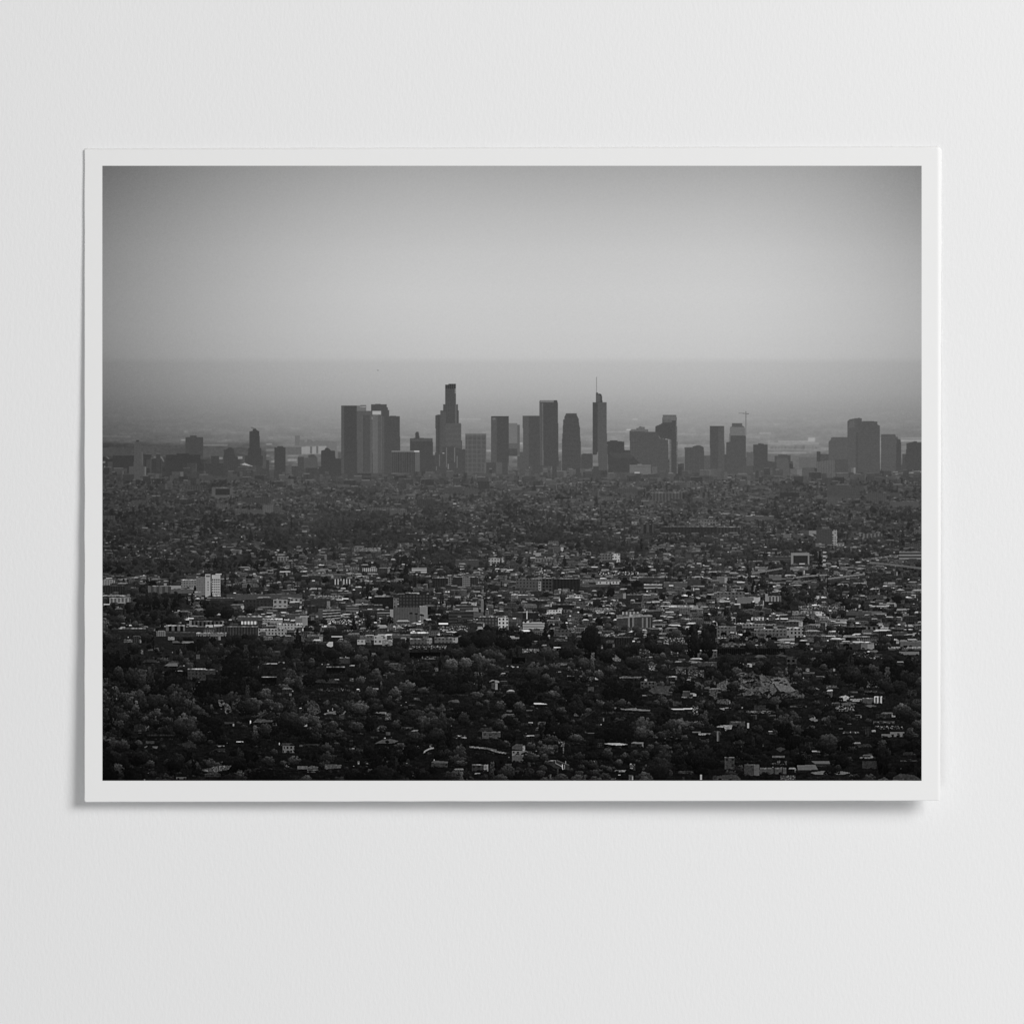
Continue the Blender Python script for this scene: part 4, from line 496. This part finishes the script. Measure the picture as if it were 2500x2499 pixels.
for _ in range(330):   # mid-rises packed in front of the towers
    x = rng.uniform(245, 2255); yy = rng.uniform(1158, 1236); w = rng.uniform(8, 34); h = rng.uniform(6, 20) * (1 if yy < 1200 else .7)
    g = dark(yy) * vig(x, yy) * .97 + rng.uniform(-6, 20)
    def low(x=x, yy=yy, w=w, h=h, g=g, pat=rng.choice(['v', 'h', 'grid']), r=rng.uniform(8, 46) * (rng.random() < .6), sd=rng.uniform(5, 22) * (rng.random() < .4)):
        fill(rect(x, yy - h, x + w, yy), g, pat, 8, 3.2)
        if sd: fill(rect(x + w * .72, yy - h, x + w, yy), g + sd, 'h', 5, 3)
        if r: fill(rect(x, yy - h - 1, x + w * rng.uniform(.5, 1), yy - h + .8), g + r)
    if not blocked(x, yy - h, x + w, yy): ITEMS.append((yy, low))
for _ in range(520):
    x = rng.uniform(245, 2255); yy = 1160 + 22 * rng.random() ** .7 + 4 * math.sin(x / 60)
    if rng.random() < .5: ITEMS.append((yy, lambda x=x, yy=yy, w=rng.uniform(4, 14): tree('bush', x, yy, w, w * .6, dark(yy) * vig(x, yy) * .93, 6)))
    else: ITEMS.append((yy, house(x, yy, rng.choice([.5, .7, 1.1]))))
y = 1178.0
while y < 1940:
    sc = float(np.interp(y, [1176, 1300, 1450, 1560, 1905], [.62, .95, 1.5, 1.9, 2.6]))
    nx = int(2000 / (np.interp(y, [1176, 1560, 1640, 1905], [7.6, 7.6, 8.6, 8.0]) * sc))
    for i in range(nx):
        x = rng.uniform(240, 2255); yy = y + rng.uniform(-3, 3) * sc
        st = float(np.interp(x, [250, 700, 900, 1100, 1500, 1700, 2250], [1548, 1556, 1576, 1556, 1558, 1580, 1600]))
        wooded = float(np.interp(yy - st + 1560, [1176, 1300, 1400, 1440, 1545, 1570, 1640, 1905], [.50, .56, .48, .38, .40, .90, .975, .98]))
        f = HOUSE[int(np.clip(yy - PY0, 0, PH - 1)), int(np.clip(x - PX0, 0, PW - 1))]
        if 1240 < yy < 1400 and x < 1100: f -= .3
        p = wooded - f * (.34 if yy < 1560 else .03)
        if any(a < x < c and b < yy < d for a, b, c, d in ZONES): p = .97
        if yy > st + 35 and x > 1560: p -= .06
        elif yy > st + 35: p -= .012
        if yy > st + 35 and any(a < x < c and b < yy < d for a, b, c, d in DARKS): p = 1
        if rng.random() > p:
            if not blocked(x, yy - 6 * sc, x + 20 * sc, yy): ITEMS.append((yy, house(x, yy, sc * (.75 if yy > 1580 else 1))))
        else: scatter_tree(yy, x, sc)
    y += 3.0 * sc + (1.2 if y > 1580 else 0)
for _ in range(150):      # the big crowns that stand over the slopes
    yy = rng.uniform(1625, 1925); x = rng.uniform(245, 2255); w = rng.uniform(34, 66) * (1 if yy > 1700 else .85); h = w * rng.uniform(.8, 1.15); lf = rng.choice([.3, .55, .8, .95])
    if not blocked(x - w / 2, yy - h, x + w / 2, yy): ITEMS.append((yy, lambda x=x, yy=yy, w=w, h=h, lf=lf: tree('round', x, yy, w, h, dark(yy) * (.5 + .35 * lf), tree_gain(yy) * lf)))
# shrubs along the feet of the drawn houses, and on the bare slopes
for x0, y0, x1, y1 in list(KEEP):
    if y1 > 1575 and x1 - x0 > 12:
        for _ in range(max(2, int((x1 - x0) / 9))):
            x = rng.uniform(x0 - 3, x1 + 3); w = rng.uniform(7, 17); h = w * rng.uniform(.5, .9); q = y1 + rng.uniform(1, 4); lf = rng.uniform(.2, .9)
            ITEMS.append((q + 2, lambda x=x, q=q, w=w, h=h, lf=lf: tree('bush' if lf > .5 else 'round', x, q, w, min(h, 9 if lf < .7 else 12), dark(q) * .7, tree_gain(q) * lf)))
for _ in range(60):
    x, q = TH(rng.uniform(0, 860), rng.uniform(480, 700))[0]; w = rng.choice([5, 8, 12, 17, 24]); lf = rng.uniform(.2, .8)
    ITEMS.append((max(q, 1702), lambda x=x, q=q, w=w, lf=lf: tree('bush', x, q, w, w * .7, 16, 34 * lf)))
for X_, Y_ in TB(980, 1270, 1030, 1275, 1075, 1285, 1090, 1290, 1110, 1335): ITEMS.append((1180 + 1335 / 3.864, lambda X_=X_, Y_=Y_: tree('palm', X_, Y_ + 10, 7, 22, 30, 14)))
# glints
for _ in range(170):
    yy = rng.uniform(1200, 1900); x = rng.uniform(255, 2240); w = rng.uniform(1, 4)
    ITEMS.append((yy, lambda x=x, yy=yy, w=w: fill(rect(x, yy, x + w, yy + rng.uniform(1, 2.2)), rng.uniform(.5, 1) * bright(yy))))
# ground tone under everything
g0 = np.interp(YY, _Y, _D) + 3
m = np.clip((YY - 1170 - 7 * smooth_noise(PH, PW, 2000, 34) - 4 * smooth_noise(PH, PW, 2000, 9)) / 5, 0, 1)
plate[:] = plate * (1 - m) + m * (g0 + smooth_noise(PH, PW, 3, 12) * 4)
ITEMS.sort(key=lambda t: t[0])
for _, d in ITEMS: d()
# air: soft veil near the skyline's foot, lens softness, film grain
veil = np.interp(YY, [1100, 1185, 1240, 1330], [0, .22, .10, 0]); plate[:] = plate * (1 - veil) + veil * 74 * (.86 + .14 * np.clip((XX - 250) / 500, 0, 1))
soft = blur(plate, .55); far = np.interp(YY, [1170, 1185, 1290, 1400], [.1, .5, .3, 0]); soft = soft * (1 - far) + far * blur(plate, 1.2)
us = np.interp(YY, [1000, 1150, 1250, 1600], [.2, .2, .42, .85]); soft = soft + us * (soft - blur(soft, 2.0))
leaf = blur(rng.normal(0, 1, plate.shape).astype(np.float32), 1.0) * 3.2; soft = soft * (1 + np.interp(YY, [1250, 1560, 1640], [0, .08, .15]) * np.clip((100 - soft) / 60, 0, 1) * leaf)
grain = rng.normal(0, 1, plate.shape).astype(np.float32); grain = blur(grain, .7) * 1.5
plate = soft + grain * np.interp(soft, [0, 40, 90, 180], [1.1, 2.0, 3.0, 1.7])
plate = np.clip(plate, 2, 250)

# ---------------------------------------------------------------- geometry
def mat(name, rgb, rough=.7, spec=.2):
    m = bpy.data.materials.new(name); m.use_nodes = True; b = m.node_tree.nodes['Principled BSDF']
    b.inputs['Base Color'].default_value = (*rgb, 1); b.inputs['Roughness'].default_value = rough
    b.inputs['Specular IOR Level'].default_value = spec
    return m, m.node_tree.nodes, m.node_tree.links, b
def paper(name, rgb, scale, detail, dist, tint):
    m, N, L, b = mat(name, rgb, .85, .1)
    tc = N.new('ShaderNodeTexCoord'); mp = N.new('ShaderNodeMapping'); mp.inputs['Scale'].default_value = scale
    mp.inputs['Rotation'].default_value = (0, 0, math.radians(9))
    n1 = N.new('ShaderNodeTexNoise'); n1.inputs['Scale'].default_value = 1; n1.inputs['Detail'].default_value = detail; n1.inputs['Roughness'].default_value = .55
    n2 = N.new('ShaderNodeTexNoise'); n2.inputs['Scale'].default_value = 1400; n2.inputs['Detail'].default_value = 3
    n3 = N.new('ShaderNodeTexNoise'); n3.inputs['Scale'].default_value = 9; n3.inputs['Detail'].default_value = 2
    L.new(tc.outputs['Object'], mp.inputs[0]); L.new(mp.outputs[0], n1.inputs['Vector'])
    L.new(tc.outputs['Object'], n2.inputs['Vector']); L.new(tc.outputs['Object'], n3.inputs['Vector'])
    ad = N.new('ShaderNodeMath'); ad.operation = 'MULTIPLY_ADD'; ad.inputs[1].default_value = .45
    L.new(n2.outputs['Fac'], ad.inputs[0]); L.new(n1.outputs['Fac'], ad.inputs[2])
    bp = N.new('ShaderNodeBump'); bp.inputs['Distance'].default_value = dist; bp.inputs['Strength'].default_value = 1
    L.new(ad.outputs[0], bp.inputs['Height']); L.new(bp.outputs[0], b.inputs['Normal'])
    mx = N.new('ShaderNodeMix'); mx.data_type = 'RGBA'; mx.inputs[6].default_value = (*rgb, 1); mx.inputs[7].default_value = (*[c * k for c, k in zip(rgb, tint)], 1)
    fm = N.new('ShaderNodeMath'); fm.operation = 'MULTIPLY_ADD'; fm.inputs[1].default_value = 1.6; fm.use_clamp = True
    sb = N.new('ShaderNodeMath'); sb.operation = 'SUBTRACT'; sb.inputs[1].default_value = .8; L.new(n3.outputs['Fac'], sb.inputs[0])
    L.new(n1.outputs['Fac'], fm.inputs[0]); L.new(sb.outputs[0], fm.inputs[2]); L.new(fm.outputs[0], mx.inputs[0]); L.new(mx.outputs[2], b.inputs['Base Color'])
    return m
M_wall = paper('textured_white_paper', (.80, .80, .802), (1300, 480, 1), 6, 5.6e-5, (.985, .985, .985))
M_card = paper('smooth_card', (.802, .802, .801), (500, 400, 1), 4, 1.2e-5, (.99, .988, .984))

# printing inks: the plate painted above, laid on as flat ink
ILLUM = .93
lin = np.where(plate / 255 <= .04045, plate / 255 / 12.92, ((plate / 255 + .055) / 1.055) ** 2.4) / ILLUM
enc = np.clip(np.where(lin <= .0031308, lin * 12.92, 1.055 * np.maximum(lin, 1e-6) ** (1 / 2.4) - .055), 0, 1)
buf = np.ones((PH, PW, 4), np.float32); buf[:, :, :3] = enc[::-1, :, None]
im = bpy.data.images.new('ink_plate', PW, PH, alpha=False); im.pixels.foreach_set(buf.ravel()); im.update(); im.pack()
M_ink, N, L, b = mat('matte_ink', (.5, .5, .5), .8, 0.0)
ti = N.new('ShaderNodeTexImage'); ti.image = im; ti.extension = 'EXTEND'; ti.interpolation = 'Linear'
uvn = N.new('ShaderNodeUVMap'); uvn.uv_map = 'plate'; L.new(uvn.outputs[0], ti.inputs[0]); L.new(ti.outputs[0], b.inputs['Base Color'])

def lift(x, y):      # height of the sheet's underside over the surface: it curls up towards the bottom right
    u = min(max((x - 206) / 2090, 0), 1); v = min(max((y - 360) / 1596, 0), 1)
    return .35 + 31 * v ** 1.5 + 29 * v ** 2.2 * u ** 1.5
THICK = 5.0
def P(x, y, z):      # the curl draws the raised paper in a little
    k = U * (1 - z * U / CAM_H)
    return ((x - 1250) * k, (1249.5 - y) * k, z * U)

def link(name, me, m, parent=None, smooth=False):
    me.materials.append(m)
    if smooth:
        for p in me.polygons: p.use_smooth = True
    o = bpy.data.objects.new(name, me); col.objects.link(o); o.parent = parent
    return o

# the white surface behind
bm = bmesh.new(); bmesh.ops.create_grid(bm, x_segments=8, y_segments=8, size=.9)
me = bpy.data.meshes.new('backdrop'); bm.to_mesh(me); bm.free()
back = link('backdrop', me, M_wall); back['kind'] = 'structure'

root = bpy.data.objects.new('photo_print', None); col.objects.link(root)
root['label'] = 'black and white print of a hazy city skyline with white border on white paper'
root['category'] = 'photo print'

# paper sheet
def lines(a, b_, near, step0):
    s_ = {a, b_}
    for n in near: s_.add(a + n); s_.add(b_ - n)
    s_ |= {v for v in range(step0, int(b_), 50) if a + 14 < v < b_ - 14}
    return sorted(s_)
near = [.6, 1.3, 2.2, 3.4, 5, 7, 9.5, 12.5]
xs = lines(206, 2297, near, 250); ys = lines(360, 1955.5, near, 405)
rn = random.Random(4)
def wob(seed, t):
    return .55 * math.sin(t / 31 + seed) + .35 * math.sin(t / 11.3 + 2 * seed) + .25 * math.sin(t / 4.7 + 3 * seed)
def sheet_xy(x, y):
    X, Y = x, y
    for cx, cy, sx, sy, R in ((206, 360, -1, -1, 4), (2297, 360, 1, -1, 12.5), (2297, 1955.5, 1, 1, 3), (206, 1955.5, -1, 1, 5)):
        a = R - abs(cx - x); c = R - abs(cy - y)
        if a > 0 and c > 0:
            mm = max(a, c) / math.hypot(a, c); X = cx + sx * (a * mm - R); Y = cy + sy * (c * mm - R)
    u = (x - 206) / 2091; v = (y - 360) / 1595.5
    X += (1 - u) * 0 + u * (2.0 * (1 - v) - 1.5 * v); Y += (1 - v) * (3.0 - 5.5 * u) + v * (1.5 - 3.5 * u)
    e = min(x - 206, 2297 - x, y - 360, 1955.5 - y)
    if e < 6:
        k = 1 - e / 6
        if x - 206 < 6 or 2297 - x < 6: X += k * wob(1 if x < 1000 else 2, y) * .6
        if y - 360 < 6 or 1955.5 - y < 6: Y += k * wob(5 if y < 1000 else 7, x) * (.7 if y < 1000 else .32)
    return X, Y
def drop(x, y):      # top and right edges rolled to catch a highlight, left and bottom cut
    d = 0
    wr = 8.5 - 3.0 * (y - 360) / 1596
    for dist, w, a in ((2297 - x, wr, .93 - .68 * max(0, (y - 360) / 1596) ** 1.3), (y - 360, 5.0, .95), (x - 206, .9, .15), (1955.5 - y, .9, .15)):
        if dist < w: d = max(d, THICK * a * (1 - dist / w) ** 1.15)
    return d
bm = bmesh.new()
top = {}; bot = {}
for i, x in enumerate(xs):
    for j, y in enumerate(ys):
        X, Y = sheet_xy(x, y); z = lift(X, Y)
        top[i, j] = bm.verts.new(P(X, Y, z + THICK - drop(x, y))); bot[i, j] = bm.verts.new(P(X, Y, z))
nx_, ny_ = len(xs), len(ys)
for i in range(nx_ - 1):
    for j in range(ny_ - 1):
        bm.faces.new((top[i, j], top[i, j + 1], top[i + 1, j + 1], top[i + 1, j])); bm.faces.new((bot[i, j], bot[i + 1, j], bot[i + 1, j + 1], bot[i, j + 1]))
for i in range(nx_ - 1):
    bm.faces.new((top[i, 0], top[i + 1, 0], bot[i + 1, 0], bot[i, 0])); bm.faces.new((top[i + 1, ny_ - 1], top[i, ny_ - 1], bot[i, ny_ - 1], bot[i + 1, ny_ - 1]))
for j in range(ny_ - 1):
    bm.faces.new((top[0, j + 1], top[0, j], bot[0, j], bot[0, j + 1])); bm.faces.new((top[nx_ - 1, j], top[nx_ - 1, j + 1], bot[nx_ - 1, j + 1], bot[nx_ - 1, j]))
bmesh.ops.recalc_face_normals(bm, faces=bm.faces)
me = bpy.data.meshes.new('paper_sheet'); bm.to_mesh(me); bm.free()
for p in me.polygons: p.use_smooth = abs(p.normal.z) > .2
me.set_sharp_from_angle(angle=math.radians(65))
sheet = link('paper_sheet', me, M_card, root); sheet['label'] = 'white card with plain border'

def ink(name, pts, layer, parent, label=None):
    """an inked shape following the sheet, a hair above it"""
    bm = bmesh.new(); vs_ = [bm.verts.new((x, -y, 0)) for x, y in pts]
    f = bm.faces.new(vs_)
    if f.normal.length == 0: f.normal_update()
    if f.normal.z < 0: f.normal_flip()
    x0, x1 = min(p[0] for p in pts), max(p[0] for p in pts); y0, y1 = min(p[1] for p in pts), max(p[1] for p in pts)
    for gx in range(250, 2251, 50):
        if x0 < gx < x1: bmesh.ops.bisect_plane(bm, geom=bm.verts[:] + bm.edges[:] + bm.faces[:], plane_co=(gx, 0, 0), plane_no=(1, 0, 0))
    for gy in range(405, 1906, 50):
        if y0 < gy < y1: bmesh.ops.bisect_plane(bm, geom=bm.verts[:] + bm.edges[:] + bm.faces[:], plane_co=(0, -gy, 0), plane_no=(0, 1, 0))
    uv = bm.loops.layers.uv.new('plate')
    for f in bm.faces:
        for l in f.loops: l[uv].uv = ((l.vert.co.x - PX0) / PW, 1 - (-l.vert.co.y - PY0) / PH)
    for v in bm.verts:
        x, y = v.co.x, -v.co.y; v.co = P(x, y, lift(x, y) + THICK + .12 + .03 * layer)
    me = bpy.data.meshes.new(name); bm.to_mesh(me); bm.free()
    o = link(name, me, M_ink, parent)
    if label: o['label'] = label
    return o
HZ = 1030
sky_o = ink('printed_sky', [(250, 405), (2250, 405), (2250, HZ), (250, HZ)], 0, root, 'hazy grey sky darkening to the upper corners')
city_o = ink('printed_city', [(250, HZ), (2250, HZ), (2250, 1905), (250, 1905)], 0, root, 'city plain, low houses and dark wooded hills')
def tidy(pts):
    q = [(min(max(x, 250), 2250), min(max(y, 405), 1905)) for x, y in pts]; r = []
    for p in q:
        if not r or math.hypot(p[0] - r[-1][0], p[1] - r[-1][1]) > .3: r.append(p)
    if math.hypot(r[0][0] - r[-1][0], r[0][1] - r[-1][1]) < .3: r.pop()
    return r
placed = []
for name, lab, pts in sorted(PIECES, key=lambda t: max(p[1] for p in t[2])):
    pts = tidy(pts)
    if len(pts) < 3: continue
    bx = (min(p[0] for p in pts), min(p[1] for p in pts), max(p[0] for p in pts), max(p[1] for p in pts))
    if bx[2] - bx[0] < 9 and name != 'printed_minaret': continue
    lay = 1 + max([l for a, l in placed if a[0] < bx[2] and a[2] > bx[0] and a[1] < bx[3] and a[3] > bx[1]], default=0)
    placed.append((bx, lay)); ink(name, pts, lay, city_o, lab)
print('pieces', len(placed), 'layers', max(l for _, l in placed))
